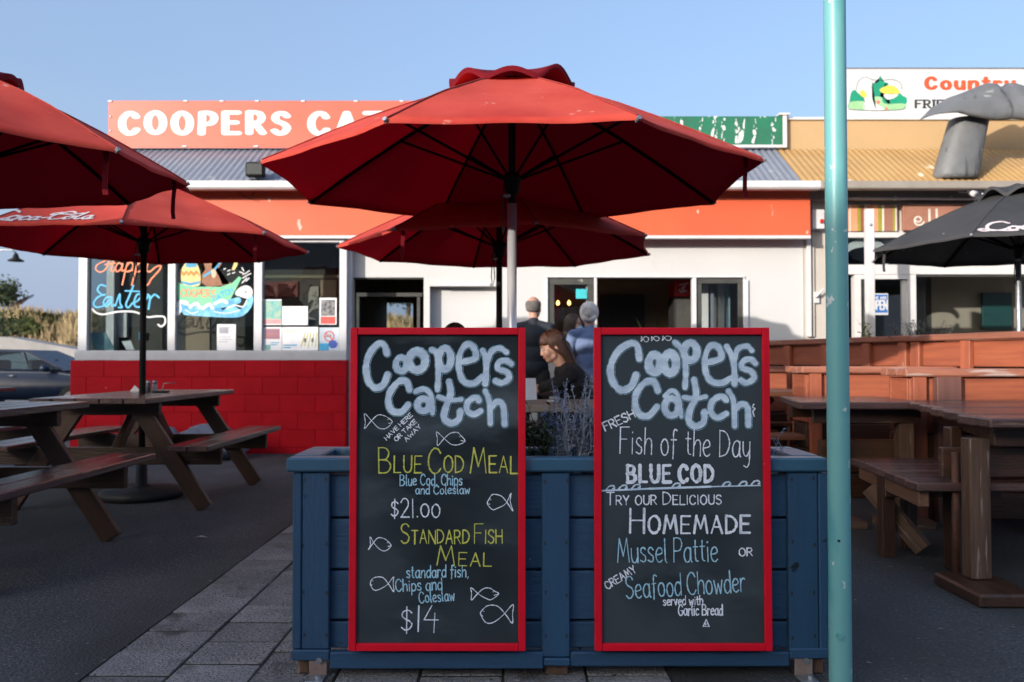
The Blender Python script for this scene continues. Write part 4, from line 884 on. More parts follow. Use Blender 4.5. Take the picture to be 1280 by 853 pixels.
# ------------------------------------------------------------------ umbrellas
def umbrella(name, label, loc, a, zr, za, rot, canvas, pole_m, pole_r, strap_k=(7,), base=True, text_panel=None, cap=True, pole_top=None, group='red market umbrellas', seed=1):
    t = thing(name, label, 'umbrella', loc, 0, group)
    R = a / math.cos(math.pi / 8); r0 = .13; rg_ = random.Random(seed)
    th = [math.radians(rot + 22.5 + 45 * k) for k in range(8)]
    bow = .035
    jz = [rg_.uniform(-.015, .015) for _ in range(8)]
    def rib(k, r):
        k %= 8
        return Vector((R * r * math.cos(th[k]), R * r * math.sin(th[k]), za - (za - zr) * r + bow * math.sin(math.pi * r) + jz[k] * r))
    def surf(k, u, r):
        r = r * (1 - .022 * (1 - u * u) * r ** 3)
        p = rib(k, r).lerp(rib(k + 1, r), (u + 1) / 2)
        p.z += .007 * mn.noise(Vector((p.x * 3 + seed, p.y * 3, 0))) + .003 * mn.noise(Vector((p.x * 11, p.y * 11 + seed, 1)))
        p.z -= .018 * (1 - u * u) * math.sin(math.pi * min(1, r) * .75) + .004 * (1 - u * u) * math.sin(6 * u + k) * r
        return p
    for k in range(8):
        nu, nr = 12, 14; V = []; Fq = []
        rr = [r0 + (1 - r0) * j / nr for j in range(nr + 1)]
        for j, r in enumerate(rr):
            for i in range(nu + 1): V.append(surf(k, -1 + 2 * i / nu, r))
        # small hem turned down at the rim
        for i in range(nu + 1):
            p = surf(k, -1 + 2 * i / nu, .995); p.z -= .018; V.append(p)
        for j in range(nr + 1):
            for i in range(nu): q = j * (nu + 1) + i; Fq.append((q, q + nu + 1, q + nu + 2, q + 1))
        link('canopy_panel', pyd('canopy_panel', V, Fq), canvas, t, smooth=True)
    for k in range(8):
        v, f = tube_geo([rib(k, r) + Vector((0, 0, .0035 + .007 * mn.noise(Vector((rib(k, r).x * 3 + seed, rib(k, r).y * 3, 0))))) for r in (.15, .3, .45, .6, .75, .9, .99)], .0042, 5)
        link('seam', pyd('seam', v, f), m_seam if canvas is m_canvas else canvas, t)
    # vent cap
    if cap:
        V = []; Fq = []; nn = 96; rc = .27; rings = 7
        for j in range(rings + 1):
            f = j / rings; r = .012 + (rc - .012) * f
            for i in range(nn):
                an = 2 * math.pi * i / nn; ph = ((an - th[0]) / (math.pi / 4)) % 1; k = int(((an - th[0]) / (math.pi / 4)) % 8)
                lift = (.03 + .075 * abs(math.sin(math.pi * ph)) ** 1.3 * (.8 + .35 * math.sin(k * 2.1 + seed))) * f ** 1.5
                rr_ = r * (1 + (.0 - .05 * abs(math.sin(math.pi * ph))) * f)
                zz = za - (za - zr) * rr_ + .02 * (1 - f) + lift + .02
                V.append((R * rr_ * math.cos(an), R * rr_ * math.sin(an), zz))
        for i in range(nn):
            q = V[rings * nn + i]; V.append((q[0] * .985, q[1] * .985, q[2] - .028))
        for j in range(rings + 1):
            for i in range(nn): Fq.append((j * nn + i, j * nn + (i + 1) % nn, (j + 1) * nn + (i + 1) % nn, (j + 1) * nn + i))
        Fq.append(tuple(range(nn))[::-1])
        link('vent_cap', pyd('vent_cap', V, Fq), canvas, t, smooth=True)
    ptop = pole_top or za - .02
    zh = zr + .02; ztop = za - .05
    for k in range(8):
        d = Vector((0, 0, -.014)); pts = [rib(k, r) + d for r in (.02, .25, .5, .75, .995)]
        v, f = tube_geo(pts, .0095, 6); rb = link('rib', pyd('rib', v, f), m_rib, t)
        mid = rib(k, .52) + Vector((0, 0, -.02)); hub = Vector((.035 * math.cos(th[k]), .035 * math.sin(th[k]), zh))
        v, f = tube_geo([hub, hub.lerp(mid, .5), mid], .008, 6); link('strut', pyd('strut', v, f), m_rib, t)
        v, f = tube_geo([rib(k, .985) + Vector((0, 0, -.02)), rib(k, 1.004) + Vector((0, 0, .004))], .011, 6); link('rib_tip', pyd('tip', v, f), m_galv, rb)
    lathe('runner_hub', m_blackmetal, [(.03, -.09), (.045, -.06), (.045, -.02), (.055, -.01), (.055, .02), (.03, .04)], t, 16, (0, 0, zh))
    lathe('top_hub', m_blackmetal, [(.03, -.05), (.05, -.03), (.05, .02), (.02, .04)], t, 16, (0, 0, za - .06))
    zc = zh - .14
    if pole_m is m_steel:
        lathe('upper_pole', m_blackmetal, [(pole_r * .8, 0), (pole_r * .8, ptop - zc)], t, 14, (0, 0, zc)); lathe('pole', pole_m, [(pole_r, 0), (pole_r, zc)], t, 18)
    else:
        lathe('pole', pole_m, [(pole_r, 0), (pole_r, ptop)], t, 14)
    tube('pull_cord', m_black, [(-.04, -.03, zh), (-.055, -.04, zh - .12), (-.06, -.04, zh - .25), (-.05, -.035, zh - .32), (-.035, -.03, zh - .25), (-.045, -.03, zh - .1)], .004, t, 5)
    lathe('pulley', m_galv, [(.02, -.008), (.024, 0), (.02, .008)], t, 12, (-.03, -.035, zh - .1))
    for k in strap_k:
        p = rib(k, .93) + Vector((0, 0, -.02)); s = MB(); w = .012
        tx = Vector((-math.sin(th[k % 8]), math.cos(th[k % 8]), 0)); tx = Vector((1, 0, 0)) * .9 + tx * .2
        q = [p + Vector((0, 0, -z)) + Vector((.004 * math.sin(z * 30), 0, 0)) for z in (0, .06, .12, .18, .22)]
        V = []
        for c in q: V += [c - tx * w, c + tx * w]
        V += [v + Vector((0, .003, 0)) for v in V]
        n = len(q); Fq = [(2 * i, 2 * i + 1, 2 * i + 3, 2 * i + 2) for i in range(n - 1)] + [(2 * i + 2 * n, 2 * i + 2 + 2 * n, 2 * i + 3 + 2 * n, 2 * i + 1 + 2 * n) for i in range(n - 1)]
        link('tie_strap', pyd('strap', V, Fq), canvas, t)
    if base:
        lathe('base', m_black, [(.3, .0), (.3, .05), (.27, .075), (.1, .085), (.045, .1), (.04, .28), (.028, .28)], t, 32)
    if text_panel is not None:
        k, st, s0, t0, col, mm = text_panel
        c0 = R * math.sin(math.pi / 8); Ls = math.hypot(a, za - zr)
        def xf(x, y):
            v = (t0 + y) / Ls; r = max(.05, 1 - v); u = max(-1, min(1, (s0 + x) / (c0 * r)))
            p = surf(k, u, r)
            nrm = (rib(k, 1) - rib(k + 1, 1)).cross(rib(k, .5) - rib(k, 1)); nrm.normalize()
            if nrm.z < 0: nrm = -nrm
            return tuple(p + nrm * .006)
        write('script_lettering', mm, st, t, 0, .006, 1.0, xf=xf)
    return t
# flowing soft-drink script, about 7 x 2 units: capital C with long tail, o, c, a, hyphen, C, o, l, a
def cola(h, w):
    u = [[(2.2, 1.7), (1.7, 2.1), (1.0, 1.7), (.5, .9), (.7, .15), (1.4, .1), (2.0, .5)], [(.6, .1), (.1, -.05), (-.15, .25), (.3, .4), (1.2, .05), (2.6, -.1)],
         [(2.4, .9), (2.05, .6), (2.2, .1), (2.6, .2), (2.75, .7), (2.4, .95), (2.9, .8)], [(3.6, .8), (3.3, .95), (3.0, .5), (3.2, .1), (3.6, .3)], [(4.3, .85), (3.95, .9), (3.75, .4), (4.0, .1), (4.3, .5), (4.35, .9), (4.3, .2), (4.6, .2)],
         [(4.7, .6), (5.05, .65)], [(6.9, 1.75), (6.4, 2.1), (5.7, 1.7), (5.3, .8), (5.6, .1), (6.2, .1), (6.7, .5)], [(5.6, 1.9), (5.1, 1.7), (5.1, 1.3), (5.8, 1.5), (6.8, 1.35), (7.6, 1.6)],
         [(7.0, .9), (6.65, .6), (6.8, .1), (7.2, .2), (7.3, .7), (7.0, .95), (7.5, .8)], [(7.9, 1.9), (7.7, 1.0), (7.6, .3), (7.9, .1), (8.1, .3)], [(8.8, .85), (8.45, .9), (8.25, .4), (8.5, .1), (8.8, .5), (8.85, .9), (8.8, .2), (9.15, .25)]]
    k = h / 2
    return [(smooth_pts([(x * k, y * k) for x, y in s]), w) for s in u]
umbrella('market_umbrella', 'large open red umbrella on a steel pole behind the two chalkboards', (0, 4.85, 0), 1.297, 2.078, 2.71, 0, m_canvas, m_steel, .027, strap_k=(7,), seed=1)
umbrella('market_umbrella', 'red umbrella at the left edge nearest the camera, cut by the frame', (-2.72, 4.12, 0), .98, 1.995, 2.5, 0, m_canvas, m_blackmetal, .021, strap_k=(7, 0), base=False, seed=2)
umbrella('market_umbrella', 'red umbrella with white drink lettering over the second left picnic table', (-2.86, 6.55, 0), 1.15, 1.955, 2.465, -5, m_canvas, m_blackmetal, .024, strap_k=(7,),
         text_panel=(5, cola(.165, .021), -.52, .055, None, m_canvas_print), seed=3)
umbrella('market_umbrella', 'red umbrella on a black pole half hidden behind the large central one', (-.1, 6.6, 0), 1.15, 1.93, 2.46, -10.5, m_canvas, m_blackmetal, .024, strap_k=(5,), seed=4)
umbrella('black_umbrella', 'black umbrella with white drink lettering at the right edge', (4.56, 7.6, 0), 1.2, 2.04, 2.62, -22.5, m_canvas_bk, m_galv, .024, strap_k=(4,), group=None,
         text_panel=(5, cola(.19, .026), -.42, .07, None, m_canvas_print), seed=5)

# ------------------------------------------------------------------ picnic tables
def picnic(loc, rz, label, L=1.8, top=m_wood_top):
    t = thing('picnic_table', label, 'picnic table', loc, rz, 'wooden picnic tables')
    H, B = .80, .48
    for i in range(5):
        x = -.32 + .16 * i; box('top_plank', top, x - .077, x + .077, -L / 2, L / 2, H - .04, H, t, .006)
    for s in (-1, 1):
        for x in (.6, .745): box('seat_plank', top, s * x - .069, s * x + .069, -L / 2, L / 2, B - .04, B, t, .006)
    for e in (-1, 1):
        y = e * (L / 2 - .3)
        box('cleat', m_wood_brown, -.37, .37, y - .024, y + .024, H - .13, H - .042, t)
        box('seat_support', m_wood_brown, -.79, .79, y - e * .05 - .022, y - e * .05 + .022, B - .165, B - .042, t)
        for s in (-1, 1): beam('leg', m_wood_brown, (s * .2, y, H - .05), (s * .69, y, .012), .045, .115, t, up=Vector((0, 1, 0)) if False else Vector((0, 0, 1)))
        beam('brace', m_wood_brown, (0, y - e * .07, B - .12), (0, y - e * .5, H - .06), .045, .08, t)
    return t
picnic((-3.03, 4.38, 0), 0, 'picnic table nearest the camera at the left edge')
picnic((-2.86, 6.6, 0), 0, 'picnic table holding shakers and a pole, in front of the red block wall')
picnic((-5.2, 7.3, 0), 0, 'picnic table at the far left beside the parked car')
m_grey_top = M('greyed_table_top', (.2, .17, .14), (.12, .1, .085), .5, **{**WOODS}, rand=.1)
picnic((.1, 5.2, 0), math.pi / 2, 'grey topped picnic table where the dark-haired woman sits', top=m_grey_top)
picnic((.1, 7.4, 0), math.pi / 2, 'picnic table between the seated woman and the standing customers')
# legs' long axis: width across Y, so turn the A-legs flat side outward
# table things on the second table
def shaker(x, y, lab, glass, lid):
    t = thing('shaker', lab, 'shaker', (x, y, .80)); lathe('jar', glass, [(.018, 0), (.021, .01), (.019, .055), (.016, .065)], t, 12); lathe('lid', lid, [(.018, .064), (.019, .085), (.01, .093)], t, 12); return t
tx = lambda px, y: PX(px, y)
shaker(tx(186, 6.9), 6.9, 'dark-filled glass pepper shaker nearest the umbrella pole', M('pepper_glass', (.07, .07, .07), None, .1), m_galv)
shaker(tx(194, 6.95), 6.95, 'clear glass salt shaker right of the pepper shaker', M('salt_glass', (.5, .52, .55), None, .1), m_galv)
wc = thing('wire_caddy', 'small wire caddy beside the salt shaker', 'caddy', (tx(200, 6.9), 6.9, .8)); tube('wire_frame', m_galv, [(-.03, 0, .005), (.02, 0, .01), (.035, 0, .07), (.13, .0, .075)], .004, wc, 6); tube('wire_loop', m_galv, [(.03, .02, .003), (.05, .0, .003), (.03, -.03, .003), (-.04, -.03, .003)], .004, wc, 6)
ph = box('wallet', m_black, tx(193, 6.75), tx(211, 6.75), 6.7, 6.78, .801, .816, None, .004); tag(ph, 'flat black wallet lying in front of the shakers', 'wallet')
np_ = MB(); np_.add([(0, 0, 0), (.09, 0, 0), (.03, .02, .05), (.06, .07, 0), (0, .07, 0)], [(0, 1, 2), (1, 3, 2), (3, 4, 2), (4, 0, 2)]); o = np_.build('napkin', m_paper, loc=(tx(163, 7), 7, .801)); tag(o, 'crumpled white napkin left of the umbrella pole on the table', 'napkin')
m_bag = M('grey_blue_fabric', (.14, .16, .22), (.1, .11, .15), .9, 3, bump=.5, bscale=12, bdist=.01)
def sacks(x, y, lab, r, sd_):
    bm = bmesh.new(); bmesh.ops.create_icosphere(bm, subdivisions=4, radius=1)
    for v in bm.verts:
        n_ = mn.noise(v.co * 1.8 + Vector((sd_, 0, 0))) * .25 + mn.noise(v.co * 5) * .06
        v.co = Vector((v.co.x * r, v.co.y * r * .8, max(-.02, v.co.z * r * .5 + r * .34))) * (1 + n_); v.co.z = max(0, v.co.z)
    o = link('bean_bag', bm_mesh('bean_bag', bm), m_bag, None, (x, y, 0), smooth=True); tag(o, lab, 'bean bag', 'bean bags by the red wall')
sacks(PX(205, 9.1), 9.1, 'left of two slumped grey-blue bean bags against the red block wall', .36, 1); sacks(PX(262, 9.15), 9.15, 'right of two slumped grey-blue bean bags against the red block wall', .4, 4)

# ------------------------------------------------------------------ blue planter
PB = thing('blue_planter', 'long blue timber planter box carrying the two chalkboards', 'planter', (0, 2.845, 0))
def q(px): return PX(px, 2.845)
z835, zc0, zc1 = PZ(835, 2.845), PZ(591, 2.845), PZ(572, 2.82)
zt = PZ(574, 2.80)
x0, x1 = q(367), q(1033); dep = .34
zb = [PZ(y, 2.87) for y in (812, 776.5, 713, 648, 592)]
for i in range(4): box('board', m_blue, x0 + .02, x1 - .02, .028, .05, zb[i] + .004, zb[i + 1] - .004, PB, .004)
for i in range(4): box('board', m_blue, x0 + .02, x1 - .02, dep - .05, dep - .028, zb[i] + .004, zb[i + 1] - .004, PB, .004)
for xx in (x0 + .02, x1 - .042):
    for i in range(4): box('end_board', m_blue, xx, xx + .022, .052, dep - .052, zb[i] + .004, zb[i + 1] - .004, PB, .004)
box('liner', m_black, x0 + .05, x1 - .05, .051, dep - .051, zb[0], zb[4] - .05, PB, 0)
for a, b in ((367, 378), (379, 413), (677, 712), (984, 1021), (1021.8, 1033)): box('upright', m_blue, q(a), q(b), 0, .027, PZ(812 if a not in (677,) else 822, 2.845), PZ(591, 2.845), PB, .004)
box('foot_rail', m_blue, q(366.5), q(414), -.004, .027, PZ(826, 2.845), PZ(812.5, 2.845), PB, .004); box('foot_rail', m_blue, q(984), q(1034), -.004, .027, PZ(823.5, 2.845), PZ(810.5, 2.845), PB, .004)
box('foot_rail', m_blue, q(414.5), q(679), -.006, .027, PZ(836, 2.845), PZ(815, 2.845), PB, .004); box('foot_rail', m_blue, q(712.5), q(983.5), -.006, .027, PZ(833, 2.845), PZ(815, 2.845), PB, .004)
box('foot_rail', m_blue, q(679.5), q(712), -.01, .027, PZ(832, 2.845), PZ(822.5, 2.845), PB, .004)
for xx in (x0, x1 - .024): box('side_upright', m_blue, xx, xx + .024, .03, .1, PZ(826, 2.845), PZ(591, 2.845), PB); box('side_upright', m_blue, xx, xx + .024, dep - .1, dep - .03, PZ(826, 2.845), PZ(591, 2.845), PB)
yc0 = 2.832 - 2.845
zt1, zt0 = PZ(573, 2.83), PZ(590.5, 2.83)
XA, XB = PX(358, 2.83), PX(1034, 2.83)
box('cap_front', m_bluecap, XA, XB, yc0, yc0 + .075, zt0, zt1, PB, .006); box('cap_back', m_bluecap, XA, XB, dep - .045, dep + .03, zt0, zt1, PB, .006)
box('cap_end', m_bluecap, XA, XA + .1, yc0 + .077, dep - .047, zt0, zt1 + .001, PB, .006); box('cap_end', m_bluecap, XB - .1, XB, yc0 + .077, dep - .047, zt0, zt1 + .001, PB, .006)
so = sheet('soil', m_soil, x0 + .06, x1 - .06, 2.9, 2.845 + dep - .055, zt0 - .03); so.parent = PB; so.location = (0, -2.845, 0); del so['kind']
for a, b in ((371, 386), (1012, 1030)): box('foot_post', m_wood_raw, q(a), q(b), .03, .09, 0, PZ(812, 2.875), PB)
box('foot_post', m_wood_raw, q(682), q(710), .02, .08, 0, PZ(812, 2.86), PB)
for px in (399, 1002):
    f = box('bracket', M('rusty_galvanised', (.22, .13, .1), (.3, .25, .23), .6, 12, metal=.3, bump=.3), q(px - 11), q(px + 11), .004, .012, .002, PZ(813, 2.845), PB, .001)
    box('bracket_foot', m_galv, q(px - 11), q(px + 11), -.06, .003, .001, .007, PB, .002)
    v, ff = tube_geo([(q(px + 2), .004, .055), (q(px + 2), -.006, .055)], .011, 6); link('bolt', pyd('bolt', v, ff), m_galv, PB); v, ff = tube_geo([(q(px + 4), -.03, .007), (q(px + 4), -.03, .018)], .012, 6); link('bolt', pyd('bolt', v, ff), m_galv, PB)
s = MB()
for a in (381.5, 409, 681, 708, 988, 1016):
    for b in (600, 680, 742, 795):
        x, z = q(a + rr_.uniform(-1, 1)), PZ(b + rr_.uniform(-3, 3), 2.845); s.box(x - .003, x + .003, -.0012, .001, z - .006, z + .006)
s.build('screw_dents', m_black, PB)

# ------------------------------------------------------------------ chalkboards
YCB = 2.80
def chalkboard(label, pl_, pr_, seedd):
    t = thing('chalkboard', label, 'chalkboard', ((PX(pl_, YCB) + PX(pr_, YCB)) / 2, YCB, PZ(814.5, YCB)), 0, 'chalkboard menus on the blue planter')
    w = (PX(pr_, YCB) - PX(pl_, YCB)) / 2; h = PZ(409.5, YCB) - PZ(814.5, YCB); fw = .0238
    box('frame_side', m_board_red, -w, -w + fw, 0, .026, 0, h, t, .002); box('frame_side', m_board_red, w - fw, w, 0, .026, 0, h, t, .002)
    box('frame_rail', m_board_red, -w + fw + .0008, w - fw - .0008, .0006, .026, 0, fw, t, .002); box('frame_rail', m_board_red, -w + fw + .0008, w - fw - .0008, .0006, .026, h - fw, h, t, .002)
    box('slate', m_slate, -w + fw, w - fw, .012, .02, fw, h - fw, t, 0)
    t.rotation_euler = (-.012, 0, 0)
    return t
CB1 = chalkboard('left red-framed chalkboard offering the blue cod meal for $21.00', 437, 657, 1)
CB2 = chalkboard('right red-framed chalkboard offering fish of the day and seafood chowder', 743, 963.5, 2)
def toloc(t, st): return [([np.array((p[0] - t.location.x, p[1] - t.location.z)) for p in pts], w) for pts, w in st]
LY = .0112
def cw_(nm, mat, t, st, cell=.0012, lay=0, rough=.35): return write(nm, mat, toloc(t, st), t, LY - lay * .0004, cell, rough=rough)
def circ(cx, cy, rx, ry, w, n=16, a0=0): return ([np.array((cx + rx * math.cos(a0 + 2 * math.pi * k / n), cy + ry * math.sin(a0 + 2 * math.pi * k / n))) for k in range(n + 1)], w)
def bubble(t, S1, ox, oy, k):
    out = pxs([(p, w + 5) for p, w in S1], ox, oy, k, YCB); cw_('lettering_edge', m_ch_cyan, t, out, .0016, 0, .12)
    gp = pxs([(p, w + .5) for p, w in S1], ox, oy, k, YCB); cw_('lettering_gap', m_slate, t, gp, .0016, 1, .1)
    fl_ = pxs([(p, w - 4) for p, w in S1], ox - .3, oy - .3, k, YCB); cw_('lettering_fill', m_ch_fill, t, fl_, .0016, 2, .12)
B1 = [S([(205, 165), (190, 122), (160, 118), (120, 165), (103, 230), (115, 300), (150, 333), (188, 315), (208, 268)], 34), circ(275, 217, 27, 33, 34), circ(352, 200, 40, 46, 42),
      S([(420, 145), (448, 165), (456, 250), (452, 340)], 30), circ(488, 190, 30, 52, 36), S([(575, 205), (638, 185), (625, 130), (590, 122), (560, 170), (557, 240), (580, 300), (630, 310), (670, 275)], 32),
      S([(672, 150), (690, 200), (685, 312)], 34), S([(692, 215), (715, 155), (755, 138), (788, 158)], 30), S([(812, 215), (785, 198), (750, 208), (748, 238), (790, 255), (802, 285), (768, 308), (735, 298)], 30),
      S([(315, 340), (300, 302), (262, 302), (222, 350), (212, 400), (230, 443), (275, 450), (308, 415)], 34), S([(345, 350), (388, 338), (420, 370), (428, 455)], 28), circ(383, 415, 30, 30, 34),
      S([(508, 302), (516, 360), (492, 430), (485, 480), (520, 505), (555, 485), (563, 448)], 34), S([(455, 375), (510, 392), (568, 388)], 26), S([(655, 395), (638, 378), (602, 400), (595, 440), (628, 462), (662, 445)], 32),
      S([(685, 348), (705, 400), (710, 505)], 28), S([(712, 430), (742, 400), (772, 418), (780, 508)], 32)]
bubble(CB1, B1, 430, 400, 3.877)
B2 = [S([(255, 190), (245, 128), (210, 115), (150, 155), (115, 230), (125, 300), (165, 343), (215, 325), (238, 270)], 36), circ(330, 213, 30, 42, 44), circ(405, 212, 30, 48, 44), S([(428, 108), (472, 160), (482, 250), (478, 330)], 30), circ(505, 155, 32, 43, 38),
      S([(592, 208), (655, 185), (640, 132), (602, 128), (577, 180), (580, 258), (610, 302), (660, 308), (698, 285)], 32), S([(682, 130), (715, 200), (720, 312)], 34), S([(718, 210), (735, 145), (780, 128), (805, 150)], 28), S([(822, 212), (798, 192), (762, 202), (758, 235), (800, 250), (815, 283), (780, 308), (750, 295)], 30),
      S([(345, 345), (325, 302), (280, 308), (240, 360), (235, 420), (257, 462), (300, 468), (340, 425)], 34), S([(378, 372), (415, 345), (445, 375), (460, 472)], 24), circ(412, 425, 34, 42, 34), S([(522, 292), (532, 370), (502, 440), (497, 495), (530, 520), (567, 500), (573, 452)], 34), S([(470, 378), (525, 385), (578, 375)], 26),
      S([(680, 392), (655, 372), (612, 397), (603, 448), (635, 478), (678, 458)], 32), S([(690, 348), (715, 400), (720, 518)], 28), S([(722, 438), (752, 412), (783, 430), (787, 513)], 32)]
bubble(CB2, B2, 735, 400, 3.877)
def T(board, nm, mat, text, a, b, h, w, z, **kw):
    ox, oy, k = z; cw_(nm, mat, board, pxtext(text, a, b, h, w, ox, oy, k, YCB, **kw), .0012, 3)
z3, z4, z5, z6 = (430, 400, 3.877), (430, 600, 3.37), (735, 400, 3.877), (735, 600, 3.37)
T(CB1, 'lettering', m_ch_white, 'HAVE HERE', (203, 586), (330, 466), 20, 4.2, z3); T(CB1, 'lettering', m_ch_white, 'OR TAKE', (250, 592), (350, 498), 20, 4.2, z3); T(CB1, 'lettering', m_ch_white, 'AWAY', (300, 594), (372, 522), 20, 4.2, z3)
T(CB1, 'yellow_lettering', m_ch_yel, 'Blue Cod Meal', (165, 745), (838, 746), 122, 6.2, z3, small=.66, gap=1.6, space=1.8)
T(CB1, 'blue_lettering', m_ch_blue, 'Blue Cod, Chips', (268, 806), (570, 804), 52, 5, z3); T(CB1, 'blue_lettering', m_ch_blue, 'and Coleslaw', (345, 848), (608, 846), 42, 4.8, z3)
T(CB1, 'lettering', m_ch_white, '$21.00', (195, 162), (402, 160), 78, 5, z4); T(CB1, 'yellow_lettering', m_ch_yel, 'Standard Fish', (237, 272), (665, 272), 82, 5.2, z4, small=.68, gap=1.5, space=2); T(CB1, 'yellow_lettering', m_ch_yel, 'Meal', (390, 363), (618, 366), 80, 5.2, z4, small=.68)
T(CB1, 'blue_lettering', m_ch_blue, 'standard fish,', (262, 416), (524, 414), 50, 4.6, z4); T(CB1, 'blue_lettering', m_ch_blue, 'Chips and', (216, 475), (412, 467), 50, 4.6, z4); T(CB1, 'blue_lettering', m_ch_blue, 'Coleslaw', (316, 524), (465, 512), 46, 4.4, z4)
T(CB1, 'lettering', m_ch_white, '$14', (238, 640), (396, 642), 106, 5, z4)
def fish(x0, y0, x1, y1, right):
    rf_ = random.Random(int(x0 * 7 + y0)); o_ = [(rf_.uniform(-.045, .045), rf_.uniform(-.07, .07)) for _ in range(7)]
    f = lambda u, v: (x0 + (x1 - x0) * ((1 - u) if right else u) + (x1 - x0) * o_[int(u * 5 + v * 2) % 7][0], y0 + (y1 - y0) * (v + o_[int(u * 5 + v * 2) % 7][1]))
    return S([f(0, 0.02), f(.28, .55), f(.55, .93), f(.8, .95), f(1, .6), f(.92, .3), f(.72, .06), f(.45, .1), f(.2, .55), f(0, 1), f(.03, .5), f(0, .02)], 3.6), ([np.array(f(.86, .35)), np.array(f(.87, .37))], 4.5), S([f(.99, .62), f(.9, .62)], 3.4)
def fishes(board, lst, z):
    for f in lst: cw_('fish_drawing', m_ch_white, board, pxs(list(fish(*f)), z[0], z[1], z[2], YCB), .0012, 3)
fishes(CB1, [(92, 458, 230, 530, False), (447, 548, 580, 614, False)], z3)
fishes(CB1, [(600, 62, 708, 132, True), (103, 246, 195, 302, False), (105, 408, 205, 474, True), (535, 456, 648, 510, False), (573, 528, 710, 608, True)], z4)
fishes(CB2, [(263, 80, 300, 105, False), (313, 78, 352, 102, False), (367, 76, 412, 100, False)], z5)
T(CB2, 'lettering', m_ch_white, 'FRESH', (88, 541), (234, 474), 42, 6.5, z5); T(CB2, 'thin_lettering', m_ch_blue if False else m_ch_white, 'Fish of the Day', (158, 652), (790, 668), 128, 5.4, z5, gap=1.7, space=4)
T(CB2, 'lettering', m_ch_white, 'BLUE COD', (196, 790), (612, 788), 80, 15, z5, gap=3.2, jit=.08)
cw_('wave_line', m_ch_fill, CB2, pxs([([np.array((72, 832)), np.array((300, 822)), np.array((600, 812)), np.array((842, 806))], 9)] + [S([(x - 25, y + 4), (x - 8, y - 14), (x + 12, y - 16), (x + 16, y - 4), (x + 8, y - 2)], 7) for x, y in ((115, 824), (175, 822), (240, 818), (435, 812), (680, 806), (760, 804), (822, 800))], *z5, YCB), .0014, 3)
T(CB2, 'lettering', m_ch_white, 'Try our Delicious', (80, 108), (566, 107), 52, 4.8, z6, small=.74, gap=1.7); T(CB2, 'lettering', m_ch_white, 'Homemade', (180, 227), (684, 228), 100, 9.5, z6, small=.72, gap=1.9, jit=.08)
T(CB2, 'blue_lettering', m_ch_blue, 'Mussel Pattie', (127, 354), (550, 346), 100, 4.8, z6, gap=1.5, space=3); T(CB2, 'lettering', m_ch_white, 'OR', (642, 325), (697, 324), 32, 4.8, z6); T(CB2, 'lettering', m_ch_white, 'CREAMY', (84, 466), (208, 392), 32, 4.4, z6)
T(CB2, 'blue_lettering', m_ch_blue, 'Seafood Chowder', (163, 503), (666, 476), 92, 5, z6, gap=1.5, space=3); T(CB2, 'lettering', m_ch_white, 'served with', (320, 533), (487, 530), 38, 4.4, z6); T(CB2, 'lettering', m_ch_white, 'Garlic Bread', (384, 575), (570, 574), 44, 4.6, z6)
cw_('small_triangle', m_ch_white, CB2, pxs([([np.array((488, 622)), np.array((501, 592)), np.array((514, 622)), np.array((488, 622))], 4), S([(494, 612), (508, 612)], 3.5), S([(498, 602), (498, 620)], 3)], *z6, YCB), .0012, 3)
cw_('small_squiggle', m_ch_white, CB2, pxs([S([(812, 410), (806, 425), (818, 432), (808, 445), (814, 470)], 6)], *z5, YCB), .0012, 3)

# ------------------------------------------------------------------ teal pole
tp = thing('teal_pole', 'tall teal painted steel pole beside the right end of the planter', 'pole', (PX(1047, 2.76), 2.76, 0))
lathe('shaft', m_teal, [(.036, -.02), (.036, .02), (.0352, 1.2), (.0348, 2.5), (.0345, 3.6)], tp, 32)
for z_, r_, nm, mm in ((PZ(796, 2.72), .0105, 'bolt', m_teal), (PZ(677, 2.72), .0045, 'bolt_hole', m_black)):
    v, f = tube_geo([(-.014, -.02, z_), (-.014, -.0345 if nm == 'bolt_hole' else -.041, z_)], r_, 10); link(nm, pyd(nm, v, f), mm, tp)

